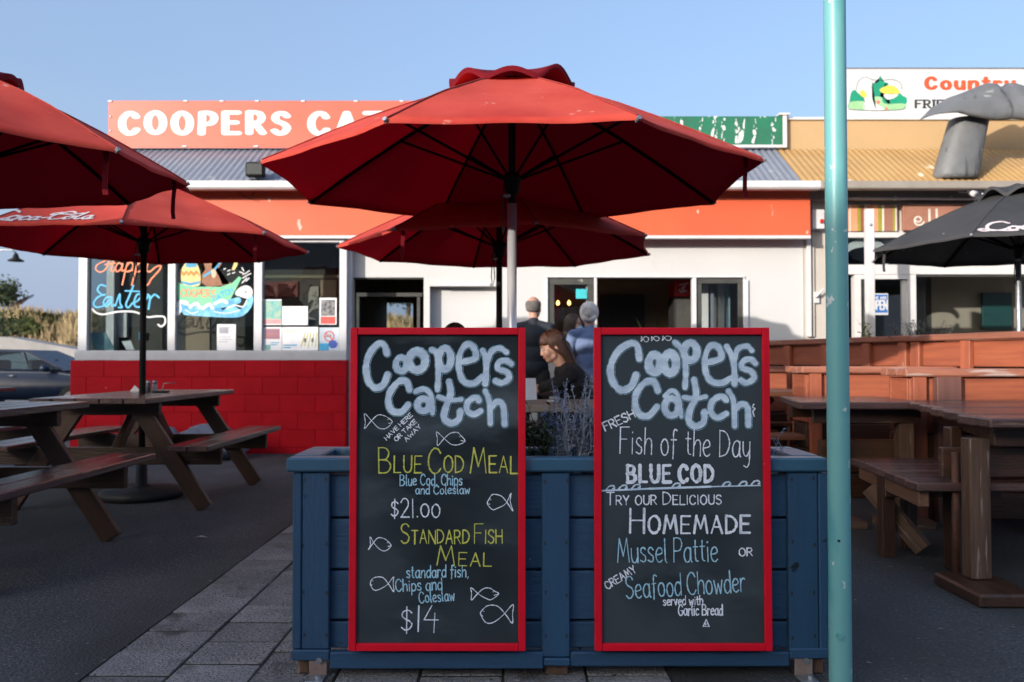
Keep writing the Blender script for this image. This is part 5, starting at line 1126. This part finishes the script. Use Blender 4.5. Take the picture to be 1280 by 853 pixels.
# ------------------------------------------------------------------ plants in the blue planter
m_lav = M('lavender_grey', (.36, .4, .47), (.2, .24, .3), .8, 20, bump=0); m_lavb = M('lavender_flower', (.2, .23, .45), (.26, .3, .5), .8, 20, bump=0); m_herb = M('herb_green', (.07, .1, .035), (.035, .055, .02), .7, 12, bump=0)
def tuft(x, y, label, name, h, n, mat, spread, leafy, seed, cat='plant', fl=None, z0=None, nseg=26, ls=1.):
    t = thing(name, label, cat, (x, y, z0 if z0 is not None else zt0 - .03)); R_ = random.Random(seed); s = MB(); l_ = MB(); f_ = MB()
    for _ in range(n):
        a = R_.uniform(0, 6.28); b = R_.random() ** .7 * spread; hh = h * R_.uniform(.45, 1); d = Vector((b * math.cos(a), b * .55 * math.sin(a), 0)); bend = Vector((R_.uniform(-.03, .03), 0, 0))
        P = [d * .25, d * .55 + bend + Vector((0, 0, hh * .4)), d * .85 + Vector((0, 0, hh * .75)), d + bend + Vector((R_.uniform(-.02, .02), 0, hh))]
        s.tube(P, [.0022, .0018, .0014, .0008], 4)
        for k in range(nseg):
            f = R_.random(); i = min(2, int(f * 3)); p = P[i].lerp(P[i + 1], f * 3 - i); L = R_.uniform(.012, .03) * ls * (1.3 - f * .6); a2 = R_.uniform(0, 6.28); dv = Vector((math.cos(a2), math.sin(a2) * .8, R_.uniform(-.1, 1))).normalized() * L; sd2 = dv.cross(Vector((0, 0, 1))).normalized() * L * leafy
            (f_ if fl and f > .72 else l_).add([p, p + dv * .5 + sd2, p + dv, p + dv * .5 - sd2 + Vector((0, 0, L * .1))], [(0, 1, 2), (0, 2, 3)])
    s.build('stems', mat, t); l_.build('leaves', mat, t)
    if fl: f_.build('flowers', fl, t)
    return t
tuft(PX(716, 2.98), 2.98, 'tall silver-grey lavender between the chalkboards, nearest the right one', 'lavender', .36, 26, m_lav, .1, .2, 3, fl=None, nseg=70, ls=.75)
tuft(PX(700, 3.04), 3.04, 'blue flowering lavender at the middle of the planter gap', 'lavender', .33, 16, m_lav, .06, .16, 5, fl=m_lavb, nseg=40, ls=.8)
tuft(PX(737, 3.02), 3.02, 'short lavender half behind the left edge of the right chalkboard', 'lavender', .25, 20, m_lav, .06, .16, 6, fl=m_lavb, nseg=40, ls=.8)
tuft(PX(672, 3.02), 3.02, 'loose dark green herb beside the right edge of the left chalkboard', 'herb_plant', .27, 14, m_herb, .1, .3, 8, nseg=16, ls=1.3)
tuft(PX(968, 3.02), 3.02, 'dry twiggy plant behind the right edge of the right chalkboard', 'dry_plant', .17, 7, m_lav, .07, .1, 9, nseg=8)

# ------------------------------------------------------------------ brown timber seating, fence and tables at the right
def wallbox(name, label, cat, x0, x1, y0, y1, z, posts, rows, m_t=m_wood_terra, cap=.05, ang=0, loc=(0, 0, 0), group=None, capw=.03):
    """timber planter wall: stacked boards front and back, posts in front, thick cap"""
    t = thing(name, label, cat, loc, ang, group)
    h = (z - cap) / rows
    for i in range(rows):
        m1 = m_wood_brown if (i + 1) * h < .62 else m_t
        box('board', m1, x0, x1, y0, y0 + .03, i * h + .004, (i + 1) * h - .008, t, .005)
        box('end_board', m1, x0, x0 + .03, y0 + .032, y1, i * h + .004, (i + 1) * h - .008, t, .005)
    m1 = m_t
    for i in range(rows): box('back_board', m1, x0, x1, y1 + .001, y1 + .03, i * h + .004, (i + 1) * h - .008, t, .005)
    for p in posts: box('post', m1, p - .045, p + .045, y0 - .045, y0 - .002, 0, z - cap - .002, t, .005)
    box('cap', m_wood_cap, x0 - capw, x1, y0 - .06, y0 + .08, z - cap, z, t, .008); box('cap', m_wood_cap, x0 - capw, x1, y1 - .05, y1 + .05, z - cap, z, t, .008)
    box('cap', m_wood_cap, x0 - capw, x0 + .1, y0 + .082, y1 - .052, z - cap, z - .001, t, .008)
    box('fill', m_soil, x0 + .035, x1 - .01, y0 + .034, y1 - .002, .05, z - .12, t, 0)
    return t
# fence receding toward the building
fx0, fy0, fx1, fy1 = 2.5, 9.1, 3.72, 5.3
Lf = math.hypot(fx1 - fx0, fy1 - fy0); angf = math.atan2(fy1 - fy0, fx1 - fx0)
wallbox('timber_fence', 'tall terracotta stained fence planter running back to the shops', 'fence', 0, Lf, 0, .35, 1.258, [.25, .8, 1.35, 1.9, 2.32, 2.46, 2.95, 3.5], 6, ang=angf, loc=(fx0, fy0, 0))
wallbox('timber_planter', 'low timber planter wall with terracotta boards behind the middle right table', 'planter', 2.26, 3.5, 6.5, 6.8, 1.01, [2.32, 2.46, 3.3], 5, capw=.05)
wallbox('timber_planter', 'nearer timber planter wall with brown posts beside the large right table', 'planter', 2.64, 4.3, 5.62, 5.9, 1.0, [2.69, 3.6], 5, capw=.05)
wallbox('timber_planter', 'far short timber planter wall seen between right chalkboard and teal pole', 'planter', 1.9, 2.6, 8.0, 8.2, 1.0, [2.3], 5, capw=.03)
pw_ = [o for o in COL.objects if o.get('label', '').startswith('nearer timber planter')][0]
box('wide_post', M('mauve_brown_paint', (.16, .07, .055), (.11, .05, .04), .5, 3, stretch=(6, 6, .6), bump=.2, spots=[((.4, .35, .33), .7, .03, 9, (5, 5, .6))]), 2.79, 2.95, 5.55, 5.617, 0, .948, pw_)
# large table at the right front
rt = thing('large_table', 'large thick-planked table on square posts at the right edge', 'table', (0, 0, 0))
for i in range(6):
    y = 3.74 + i * .292; xs0 = 2.085 + .275 * (i * .292 + .1)
    box('top_plank', m_wood_top, xs0, 3.9, y, y + .285, .755 + .002 * (i % 2), .8 + .002 * (i % 2), rt, .008)
box('side_rail', m_wood_brown, 2.22, 3.8, 3.9, 3.945, .66, .752, rt)
beam('edge_rail', m_wood_brown, (2.3, 3.95, .71), (2.68, 5.3, .71), .045, .085, rt)
box('post', m_wood_raw, 2.085, 2.18, 3.86, 3.945, .06, .7, rt, .006); box('rear_post', m_wood_brown, 2.2, 2.26, 4.25, 4.33, .0, .72, rt, .006); box('foot_block', m_wood_brown, 1.99, 2.25, 3.62, 4.02, 0, .058, rt, .01)
tube('pipe_leg', M('rusty_pipe', (.13, .05, .03), (.08, .035, .02), .7, 20, bump=.3), [(2.1, 4.02, .055), (2.1, 4.02, .62)], .017, rt)
box('stretcher', m_wood_brown, 2.05, 3.6, 4.04, 4.08, .5, .64, rt); box('rear_post', m_wood_brown, 3.3, 3.4, 5.2, 5.3, 0, .75, rt)
box('far_post', m_wood_brown, 3.45, 3.55, 3.95, 4.05, 0, .75, rt)
# planked bench
bn = thing('planked_bench', 'low wide bench of short dark planks left of the large table', 'bench', (0, 0, 0))
for i in range(7):
    y = 3.98 + i * .148; box('seat_plank', m_wood_top, 1.905 + .115 * (i * .14), 2.62, y, y + .142, .44, .48 + .0015 * (i % 2), bn, .006)
beam('edge_rail', M('light_brown_rail', (.2, .1, .055), (.14, .07, .04), .6, **{**WOODS}), (1.95, 4.02, .4), (2.07, 5.0, .4), .05, .075, bn)
for p, r_ in (((1.985, 4.55, .0), 0), ((2.2, 4.75, 0), 1), ((2.24, 4.35, 0), 1)): box('post', m_wood_brown, p[0], p[0] + .07, p[1], p[1] + .07, 0, .438, bn)
beam('bracket', m_wood_raw, (1.99, 4.72, .35), (2.19, 4.52, .05), .05, .09, bn); box('cross_rail', m_wood_brown, 1.98, 2.6, 4.5, 4.545, .33, .43, bn)
# middle table at the right
r2 = thing('square_table', 'dark planked table on paired posts behind the planked bench', 'table', (0, 0, 0))
for i in range(6): box('top_plank', m_wood_top, 1.78 + .03 * i, 2.6, 5.2 + i * .15, 5.344 + i * .15, .755, .8, r2, .006)
for x in (2.45, 2.02): box('post', m_wood_raw, x, x + .09, 5.35, 5.44, .05, .753, r2); box('foot', m_wood_raw, x - .12, x + .2, 5.3, 5.5, 0, .05, r2)
box('rail', m_wood_brown, 1.9, 2.58, 5.34, 5.38, .66, .75, r2, .004); box('rail', m_wood_brown, 1.95, 2.58, 5.9, 5.94, .66, .75, r2); box('lower_rail', m_wood_brown, 2.0, 2.6, 5.5, 5.55, .36, .54, r2)
picnic((2.35, 7.35, 0), math.pi / 2, 'picnic table seen between the right chalkboard and the teal pole', top=M('orange_brown_table_top', (.24, .09, .04), (.14, .055, .03), .45, **{**WOODS}, rand=.2))
sh = tuft(3.36, 6.95, 'twiggy grey shrub on top of the timber fence planter', 'twiggy_shrub', .27, 90, M('grey_twigs', (.13, .13, .11), (.07, .075, .06), .8, 12, bump=0), .3, .12, 12, cat='shrub', z0=1.13, nseg=26, ls=1.3)
tuft(3.12, 7.45, 'small yellow-green plant by the foot of the white post', 'yellow_green_plant', .3, 9, M('yellow_green', (.3, .3, .06), (.12, .16, .04), .8, 12, bump=0), .05, .35, 13, z0=1.13, nseg=14, ls=1.6)
# ------------------------------------------------------------------ people
def skin_m(name, c): return M(name, c, tuple(x * .85 for x in c), .55, 12, bump=.05)
m_skin = skin_m('skin', (.5, .27, .19)); m_lip = M('lips', (.4, .12, .1), None, .5)
def blobs_mesh(name, blobs, mats, parent, voxel=.007, smooth=2):
    """blobs: ('c', p1, r1, p2, r2, mat) tapered capsule | ('e', centre, (rx,ry,rz), rotmatrix, mat) ellipsoid. One continuous remeshed surface."""
    bm = bmesh.new()
    for b in blobs:
        if b[0] == 'c':
            tmp = bmesh.new()
            for p, r in ((b[1], b[2]), (b[3], b[4])):
                bmesh.ops.create_icosphere(tmp, subdivisions=2, radius=r, matrix=Matrix.Translation(p))
            bmesh.ops.delete(tmp, geom=tmp.faces[:], context='FACES_ONLY'); bmesh.ops.delete(tmp, geom=tmp.edges[:], context='EDGES_FACES') if False else None
            res = bmesh.ops.convex_hull(tmp, input=tmp.verts[:])
            bad = [v for v in tmp.verts if not v.link_faces]
            if bad: bmesh.ops.delete(tmp, geom=bad, context='VERTS')
            m_ = bpy.data.meshes.new('tmp'); tmp.to_mesh(m_); tmp.free(); bm.from_mesh(m_); bpy.data.meshes.remove(m_)
        else:
            bmesh.ops.create_icosphere(bm, subdivisions=3, radius=1, matrix=Matrix.Translation(b[1]) @ b[3].to_4x4() @ Matrix.Diagonal((*b[2], 1)))
    me = bm_mesh(name, bm); o = bpy.data.objects.new(name, me); COL.objects.link(o)
    md = o.modifiers.new('r', 'REMESH'); md.mode = 'VOXEL'; md.voxel_size = voxel
    dg = bpy.context.evaluated_depsgraph_get(); me2 = bpy.data.meshes.new_from_object(o.evaluated_get(dg)); bpy.data.objects.remove(o)
    bm = bmesh.new(); bm.from_mesh(me2)
    for _ in range(smooth): bmesh.ops.smooth_vert(bm, verts=bm.verts[:], factor=.5, use_axis_x=True, use_axis_y=True, use_axis_z=True)
    bm.to_mesh(me2); bm.free()
    for m in mats: me2.materials.append(m)
    n = len(me2.polygons); C = np.empty(n * 3); me2.polygons.foreach_get('center', C); C = C.reshape(-1, 3)
    best = np.full(n, 1e9); mi = np.zeros(n, np.int32)
    for b in blobs:
        if b[0] == 'c':
            A = np.array(b[1]); D = np.array(b[3]) - A; t = np.clip(((C - A) @ D) / max((D ** 2).sum(), 1e-9), 0, 1)
            d = np.linalg.norm(C - A - t[:, None] * D, axis=1) - (b[2] + (b[4] - b[2]) * t); k = b[5]
        else:
            Rm = np.array(b[3]); L = (C - np.array(b[1])) @ Rm; rr = np.array(b[2]); d = (np.linalg.norm(L / rr, axis=1) - 1) * rr.min(); k = b[4]
        w = d < best; best[w] = d[w]; mi[w] = k
    me2.polygons.foreach_set('material_index', mi); me2.polygons.foreach_set('use_smooth', np.ones(n, bool))
    o = bpy.data.objects.new(name, me2); COL.objects.link(o); o.parent = parent; return o
V3 = Vector
def head_blobs(c, Rm, k=1., skin=0, lip=None):
    """head centred at c (mid-eye level, centre of skull); Rm columns: right, forward, up"""
    def P(x, y, z): return V3(c) + Rm @ V3((x * k, y * k, z * k))
    lip = skin if lip is None else lip
    E = lambda p, r: ('e', p, tuple(q * k for q in r), Rm, skin)
    return [E(P(0, -.012, .03), (.074, .094, .088)), E(P(0, .03, -.035), (.06, .062, .078)), E(P(0, .05, -.085), (.034, .034, .026)), ('c', P(-.035, .02, -.07), .03 * k, P(0, .055, -.09), .02 * k, skin), ('c', P(.035, .02, -.07), .03 * k, P(0, .055, -.09), .02 * k, skin),
            ('c', P(0, .086, .006), .007 * k, P(0, .101, -.03), .0105 * k, skin), E(P(-.01, .097, -.035), (.008, .009, .007)), E(P(.01, .097, -.035), (.008, .009, .007)),
            ('c', P(-.03, .08, .024), .009 * k, P(.03, .08, .024), .009 * k, skin), ('c', P(-.014, .089, -.058), .0065 * k, P(.014, .089, -.058), .0065 * k, lip), ('c', P(-.012, .087, -.067), .007 * k, P(.012, .087, -.067), .007 * k, lip),
            E(P(.075, -.01, -.01), (.01, .02, .031)), E(P(-.075, -.01, -.01), (.01, .02, .031)), E(P(-.036, .058, -.03), (.03, .028, .034)), E(P(.036, .058, -.03), (.03, .028, .034))]
def eyes(parent, c, Rm, k=1.):
    md = M('eye_dark', (.05, .03, .02), None, .3); mw_ = M('eye_white', (.6, .58, .55), None, .3)
    for s in (-1, 1):
        v = V3(c) + Rm @ V3((s * .031 * k, .079 * k, .004 * k))
        e = lathe('eye', mw_, [(.003, -.009), (.009, -.004), (.0095, .003), (.004, .009)], parent, 12, v)
        v2 = V3(c) + Rm @ V3((s * .031 * k, .0875 * k, .002 * k)); lathe('iris', md, [(.002, -.0045), (.0045, 0), (.002, .0045)], parent, 8, v2)
        a = V3(c) + Rm @ V3((s * .016 * k, .089 * k, .026 * k)); b = V3(c) + Rm @ V3((s * .045 * k, .08 * k, .026 * k)); tube('eyebrow', md, [a, (a + b) / 2 + Rm @ V3((0, .003, .005)), b], [.003, .003, .0015], parent, 5)
        a = V3(c) + Rm @ V3((s * .02 * k, .0885 * k, .0085 * k)); b = V3(c) + Rm @ V3((s * .043 * k, .081 * k, .0075 * k)); tube('eyelid', md, [a, (a + b) / 2 + Rm @ V3((0, .003, .003)), b], .0022, parent, 5)
def hand_blobs(w, d, side, k=1., m=0, curl=.5):
    """w wrist, d direction of the hand, side = thumb direction"""
    d = V3(d).normalized(); side = V3(side).normalized(); n = d.cross(side).normalized(); out = []
    w = V3(w); palm = w + d * .09 * k
    out.append(('c', w, .022 * k, w + d * .04 * k, .024 * k, m))
    for i, L in enumerate((.062, .075, .07, .055)):
        o_ = side * (.03 - i * .02) * k
        a = palm + o_; out.append(('c', w + d * .02 * k + o_ * .6, .015 * k, a, .0115 * k, m))
        b = a + (d * (1 - curl * .3) - n * curl * .5).normalized() * L * .5 * k; c = b + (d * (1 - curl) - n * curl).normalized() * L * .5 * k
        out.append(('c', a, .0095 * k, b, .0088 * k, m)); out.append(('c', b, .0088 * k, c, .0075 * k, m))
    t0 = w + d * .025 * k + side * .02 * k; t1 = t0 + (side * .8 + d * .7 - n * .2).normalized() * .038 * k; t2 = t1 + (side * .3 + d - n * .3).normalized() * .03 * k
    out += [('c', t0, .014 * k, t1, .011 * k, m), ('c', t1, .0105 * k, t2, .0085 * k, m)]
    return out
def Rz(deg, tilt=0, roll=0):
    """matrix whose forward (+Y local) points at angle deg from +X in plan, tilted down by tilt degrees"""
    return (Matrix.Rotation(math.radians(deg - 90), 3, 'Z') @ Matrix.Rotation(math.radians(-tilt), 3, 'X') @ Matrix.Rotation(math.radians(roll), 3, 'Y'))
def strands(name, mat, parent, c, Rm, fn, n, seed, r=.0028, seg=7):
    R_ = random.Random(seed); s = MB()
    for i in range(n):
        P = fn(R_)
        if not P: continue
        s.tube([V3(c) + Rm @ V3(p) for p in P], [r * (1 - .6 * (j / (len(P) - 1)) ** 2) for j in range(len(P))], 4)
    return s.build(name, mat, parent, smooth=True)
def scalp(az, el, o=.0):
    """point on the skull: az 0 = forward, el from the ear level"""
    return ((.078 + o) * math.cos(el) * math.sin(az), -.012 + (.098 + o) * math.cos(el) * math.cos(az), .03 + (.092 + o) * math.sin(el))

def standing(label, x, y, H, face, top_m, leg_m, hair, arm='bent', head_turn=0, width=1., tilt=0):
    t = thing('person', label, 'person', (x, y, 0)); k = H / 1.75
    Rb = Rz(face); f = lambda a, b, c: Rb @ V3((a * k, b * k, c * k))
    shoe = M('dark_shoes', (.03, .03, .03), None, .6); W = width
    bl = []
    for s in (-1, 1):
        hip = f(s * .09, 0, .9); kn = f(s * .1, .01, .49); an = f(s * .1, -.02, .09)
        bl += [('c', hip, .095 * k * W, kn, .062 * k, 2), ('c', kn, .062 * k, an, .045 * k, 2), ('c', an, .043 * k, f(s * .11, .02, .045), .042 * k, 3), ('c', f(s * .11, -.04, .04), .04 * k, f(s * .13, .14, .032), .032 * k, 3)]
        sh_ = f(s * .175 * W, -.01, 1.41)
        if arm == 'bent': el = f(s * .25 * W, -.02, 1.13); wr_ = f(s * .16, .22, 1.08)
        else: el = f(s * .26 * W, -.03, 1.12); wr_ = f(s * .26 * W, .04, .87)
        bl += [('c', sh_, .06 * k * W, el, .047 * k, 1), ('c', el, .047 * k, wr_, .034 * k, 1), ('c', f(s * .06, -.01, 1.44), .055 * k, sh_, .06 * k * W, 1)]
        bl += hand_blobs(wr_, (wr_ - el), f(-s, 0, .2) if arm == 'bent' else f(0, 1, 0), k, 0, .5)
    bl += [('e', f(0, 0, .98), (.165 * k * W, .115 * k * W, .13 * k), Rb, 2 if arm == 'x' else 1), ('e', f(0, .0, 1.12), (.15 * k * W, .11 * k * W, .17 * k), Rb, 1), ('e', f(0, -.005, 1.31), (.17 * k * W, .115 * k * W, .17 * k), Rb, 1), ('c', f(0, -.01, 1.44), .07 * k, f(0, -.005, 1.48), .058 * k, 1), ('c', f(0, -.005, 1.45), .05 * k, f(0, .01, 1.57), .052 * k, 0)]
    hc = f(0, .015, 1.63); Rh = Rz(face + head_turn, tilt); kk = k * 1.0
    bl += head_blobs(hc, Rh, kk)
    body = blobs_mesh('body', bl, [m_skin, top_m, leg_m, shoe], t, .008)
    eyes(body, hc, Rh, kk)
    hair(body, hc, Rh, kk); return t, hc, Rh
m_hgrey = M('grey_hair', (.22, .2, .19), (.12, .11, .1), .7, 30, stretch=(4, 4, 1), bump=.5, bscale=120); m_hwhite = M('white_hair', (.85, .82, .77), (.62, .58, .53), .7, 20, bump=.5, bscale=120)
m_hdark = M('dark_brown_hair', (.05, .032, .022), (.03, .02, .014), .5, 30, bump=.5, bscale=120); m_haub = M('auburn_hair', (.085, .03, .014), (.035, .014, .009), .42, 30, stretch=(4, 4, .6), bump=.5, bscale=120)
def hair_bald(body, c, Rm, k):
    def fn(R_):
        az = R_.uniform(.55 * math.pi, 1.45 * math.pi) if R_.random() < .8 else R_.choice([.5, 1.5]) * math.pi; el = R_.uniform(-.75, .45)
        return [tuple(k * q for q in scalp(az, el - j * .12, .002 + .004 * (j == 1))) for j in range(3)]
    strands('hair', m_hgrey, body, c, Rm, fn, 900, 3, .003)
def hair_white(body, c, Rm, k):
    o = .018
    def E(p, r): return ('e', V3(c) + Rm @ (V3(p) * k), tuple(q * k for q in r), Rm, 0)
    blobs_mesh('hair', [E((0, -.022, .035), (.092, .1, .096)), E((.03, -.06, -.03), (.055, .05, .06)), E((-.03, -.06, -.03), (.055, .05, .06)), E((0, .02, .085), (.07, .07, .045))], [m_hwhite], body, .008)
    def fn(R_):
        az = R_.uniform(.3 * math.pi, 1.7 * math.pi); el = R_.uniform(-.8, 1.4); a = R_.uniform(-.3, .3)
        return [tuple(k * q for q in scalp(az + a * j * .4, el - j * .13, .014 + .012 * math.sin(j * 1.1))) for j in range(5)]
    strands('hair_locks', m_hwhite, body, c, Rm, fn, 900, 5, .003)
def hair_bob(mat, L=.16):
    def go(body, c, Rm, k):
        def E(p, r): return ('e', V3(c) + Rm @ (V3(p) * k), tuple(q * k for q in r), Rm, 0)
        blobs_mesh('hair', [E((0, -.022, .035), (.084, .098, .095)), E((0, -.07, -.06), (.07, .05, .1))], [mat], body, .009)
        def fn(R_):
            az = R_.uniform(.28 * math.pi, 1.72 * math.pi); el = R_.uniform(-.1, 1.5); P = [tuple(k * q for q in scalp(az, el - j * .3, .01)) for j in range(1 + int(max(0, el + .2) / .3))]
            b = scalp(az, -.1, .012); 
            for j in range(1, 5): P.append((k * b[0] * (1 - .04 * j), k * (b[1] - .004 * j), k * (b[2] - L / 4 * j)))
            return P
        strands('hair_locks', mat, body, c, Rm, fn, 500, 7, .003)
    return go
m_navy = M('navy_jacket', (.012, .016, .024), (.02, .025, .035), .8, 4, bump=.5, bscale=10, bdist=.006); m_trous = M('dark_trousers', (.025, .027, .03), None, .85, bump=.3)
m_bluecard = M('blue_grey_cardigan', (.17, .23, .38), (.13, .18, .3), .9, 5, bump=.6, bscale=14, bdist=.006); m_whitetr = M('white_trousers', (.6, .6, .6), None, .8); m_greytop = M('grey_brown_top', (.1, .1, .1), None, .9)
standing('standing grey-haired man in a dark navy jacket facing the shop', PX(667, 9.1), 9.1, 1.745, 84, m_navy, m_trous, hair_bald, 'bent', -12)
standing('standing white-haired woman in a blue-grey cardigan facing the shop', PX(737, 8.6), 8.6, 1.63, 100, m_bluecard, m_whitetr, hair_white, 'bent', -18, 1.08, 8)
t, hc, Rh = standing('dark-haired person wearing a pale blue face mask beside the white-haired woman', PX(716, 9.0), 9.0, 1.545, -35, m_greytop, m_trous, hair_bob(m_hdark), 'down', 5, .95, 5)
body = [c for c in COL.objects if c.parent == t][0]
mk = blobs_mesh('face_mask', [('e', hc + Rh @ V3((0, .062, -.045)), (.052, .05, .045), Rh, 0)], [M('mask_blue', (.3, .55, .72), None, .8)], body, .008)

# seated woman
def seated_woman():
    X, Y = PX(716, 5.95), 5.95
    t = thing('person', 'seated woman with long auburn hair and fringe in a black jumper', 'person', (X, Y, 0))
    m_blk = M('black_jumper', (.012, .012, .013), (.02, .02, .021), .9, 5, bump=.6, bscale=16, bdist=.006); m_jean = M('dark_jeans', (.02, .025, .035), None, .85)
    f = lambda px, py, dy: V3((PX(px, Y + dy) - X, dy, PZ(py, Y + dy)))
    pel = f(724, 530, 0); pel.z = .57; che = f(716, 477, -.02); neck0 = f(708, 462, -.01); neck1 = f(696, 447, -.01)
    hc = f(690.5, 433.5, -.015); Rh = Rz(190, 19)      # faces left, slightly towards the camera, looking down
    Rt = Rz(185, 25)
    bl = [('c', pel, .14, f(722, 500, 0), .12, 1), ('e', che, (.16, .105, .14), Rt, 1), ('c', f(722, 505, 0), .12, che, .115, 1), ('c', neck0, .065, f(705, 466, -.01), .075, 1), ('c', f(704, 459, -.01), .047, neck1, .047, 0)]
    for s, dy in ((1, -.17), (-1, .16)):
        shd = f(714 if s > 0 else 708, 468, dy * .95); elb = f(700, 491, dy * 1.1); elb.z = .9; elb.x -= .02; wr_ = f(678, 485, dy * .55); wr_.z = .87
        bl += [('c', shd, .06, elb, .045, 1), ('c', elb, .045, wr_, .034, 1), ('c', f(709, 465, dy * .4), .062, shd, .06, 1)] + hand_blobs(wr_, wr_ - elb + V3((0, -dy * .3, -.02)), V3((0, -dy, .1)), .92, 0, .6)
        kn = pel + V3((-.1, -.38 if s > 0 else -.38, 0)); kn = pel + V3((-.36 * .4 - .1, -.32, -.02)) + V3((s * .09, 0, 0)); ft = kn + V3((0, -.02, -.5))
        bl += [('c', pel + V3((s * .07, -.02, -.02)), .09, kn, .065, 2), ('c', kn, .065, ft, .045, 2), ('c', ft, .043, ft + V3((-.02, -.13, -.02)), .034, 3)]
    bl += head_blobs(hc, Rh, .92, 0, 4)
    body = blobs_mesh('body', bl, [m_skin, m_blk, m_jean, m_black, m_lip], t, .0055, 2); eyes(body, hc, Rh, .92)
    k = .92
    def E(p, r): return ('e', V3(hc) + Rh @ (V3(p) * k), tuple(q * k for q in r), Rh, 0)
    Ri = Rh.transposed(); down = Ri @ V3((0, 0, -1)); back = Ri @ V3((1, 0, 0))
    nape = V3((0, -.085, -.03)); l1 = nape + down * .12 + back * .045; l2 = nape + down * .23 + back * .1; l3 = nape + down * .3 + back * .13
    blobs_mesh('hair', [E((0, -.022, .033), (.079, .094, .091)), E(tuple(nape), (.055, .04, .07)), ('c', hc + Rh @ (nape * k), .05, hc + Rh @ (l1 * k), .045, 0), ('c', hc + Rh @ (l1 * k), .045, hc + Rh @ (l2 * k), .03, 0), ('c', hc + Rh @ (l2 * k), .03, hc + Rh @ (l3 * k), .012, 0)], [m_haub], body, .007)
    def fn(R_):
        az = R_.uniform(.33 * math.pi, 1.67 * math.pi); el0 = R_.uniform(.5, 1.5); P = []
        for j in range(5):
            el = el0 + (-.25 - el0) * j / 4; P.append(V3(scalp(az, el, .004 + R_.uniform(0, .004))))
        e = P[-1]; w = R_.uniform(-.03, .03); L = R_.uniform(.5, 1.05); bx = R_.uniform(-.012, .03)
        tgt = [nape, l1, l2, l3]
        for j in range(1, 4):
            q_ = tgt[j]; f_ = j / 3; sprd = V3((e.x * (1 - f_ * .45), 0, 0)); P.append(e.lerp(q_ + sprd, min(1, .5 + .5 * f_) * L if j == 3 else .35 + .3 * j * L) + back * bx * f_ + V3((w * f_, 0, 0)))
        return [tuple(p * k) for p in P]
    strands('hair_locks', m_haub, body, hc, Rh, fn, 520, 11, .0026)
    def fr_(R_):
        az = R_.uniform(-1.15, 1.15); P = [V3(scalp(az * (1.0 - .3 * (1 - j / 4)), 1.3 - 1.1 * j / 4, .005 + .004 * math.sin(j))) for j in range(5)]
        e = P[-1]; P.append(e + V3((0, -.003, -.02)) ); return [tuple(p * k) for p in P]
    strands('fringe', m_haub, body, hc, Rh, fr_, 240, 12, .0026)
    tube('earring', m_galv, [hc + Rh @ V3((.079 * s2, -.01, -.042)) for s2 in (1, 1.03)], .006, body, 8)
    return t
seated_woman()
def seated_simple(label, X, Y, htop, face, hairf, topm):
    t = thing('person', label, 'person', (X, Y, 0)); Rb = Rz(face); f = lambda a, b, c: Rb @ V3((a, b, c)); dz = htop - 1.27
    bl = [('c', f(0, 0, .58), .14, f(0, 0, .75), .13, 1), ('e', f(0, .01, .93 + dz), (.17, .11, .16), Rb, 1), ('c', f(0, .02, 1.0 + dz), .07, f(0, .03, 1.05 + dz), .055, 1), ('c', f(0, .03, 1.03 + dz), .048, f(0, .04, 1.1 + dz), .048, 0)]
    for s in (-1, 1):
        sh_ = f(s * .17, 0, .99 + dz); el = f(s * .23, .1, .8 + dz); wr_ = f(s * .12, .3, .86)
        bl += [('c', sh_, .058, el, .045, 1), ('c', el, .045, wr_, .033, 1), ('c', f(s * .05, 0, 1.02 + dz), .055, sh_, .058, 1)] + hand_blobs(wr_, wr_ - el, f(-s, 0, .2), .95, 0)
        kn = f(s * .1, .42, .55); ft = f(s * .1, .4, .08); bl += [('c', f(s * .08, 0, .56), .09, kn, .065, 2), ('c', kn, .062, ft, .045, 2), ('c', ft, .042, ft + f(0, .13, -.03), .033, 3)]
    hc = f(0, .05, 1.155 + dz); Rh = Rz(face, 10); bl += head_blobs(hc, Rh, .98)
    body = blobs_mesh('body', bl, [m_skin, topm, m_trous, m_black], t, .008); eyes(body, hc, Rh, .98); hairf(body, hc, Rh, .98)
seated_simple('seated dark-haired diner almost hidden behind the left chalkboard', -.40, 5.85, 1.3, -80, hair_bob(m_hdark, .1), m_greytop)
# menu card and bag on the woman's table
mc_ = thing('menu_card', 'white menu card standing on the table at the seated woman\'s hands', 'menu card', (PX(661, 5.45), 5.45, .802), .5)
box('card', m_paper, -.055, .055, -.002, .002, 0, .14, mc_, 0, (-.12, 0, 0)); box('card', m_paper, -.055, .055, .035, .039, 0, .14, mc_, 0, (.14, 0, 0))
nt_ = box('folded_napkin', m_paper, PX(684, 5.3), PX(697, 5.3), 5.25, 5.33, .801, .806, None, .001); tag(nt_, 'small folded white napkin on the grey table in front of the woman', 'napkin')
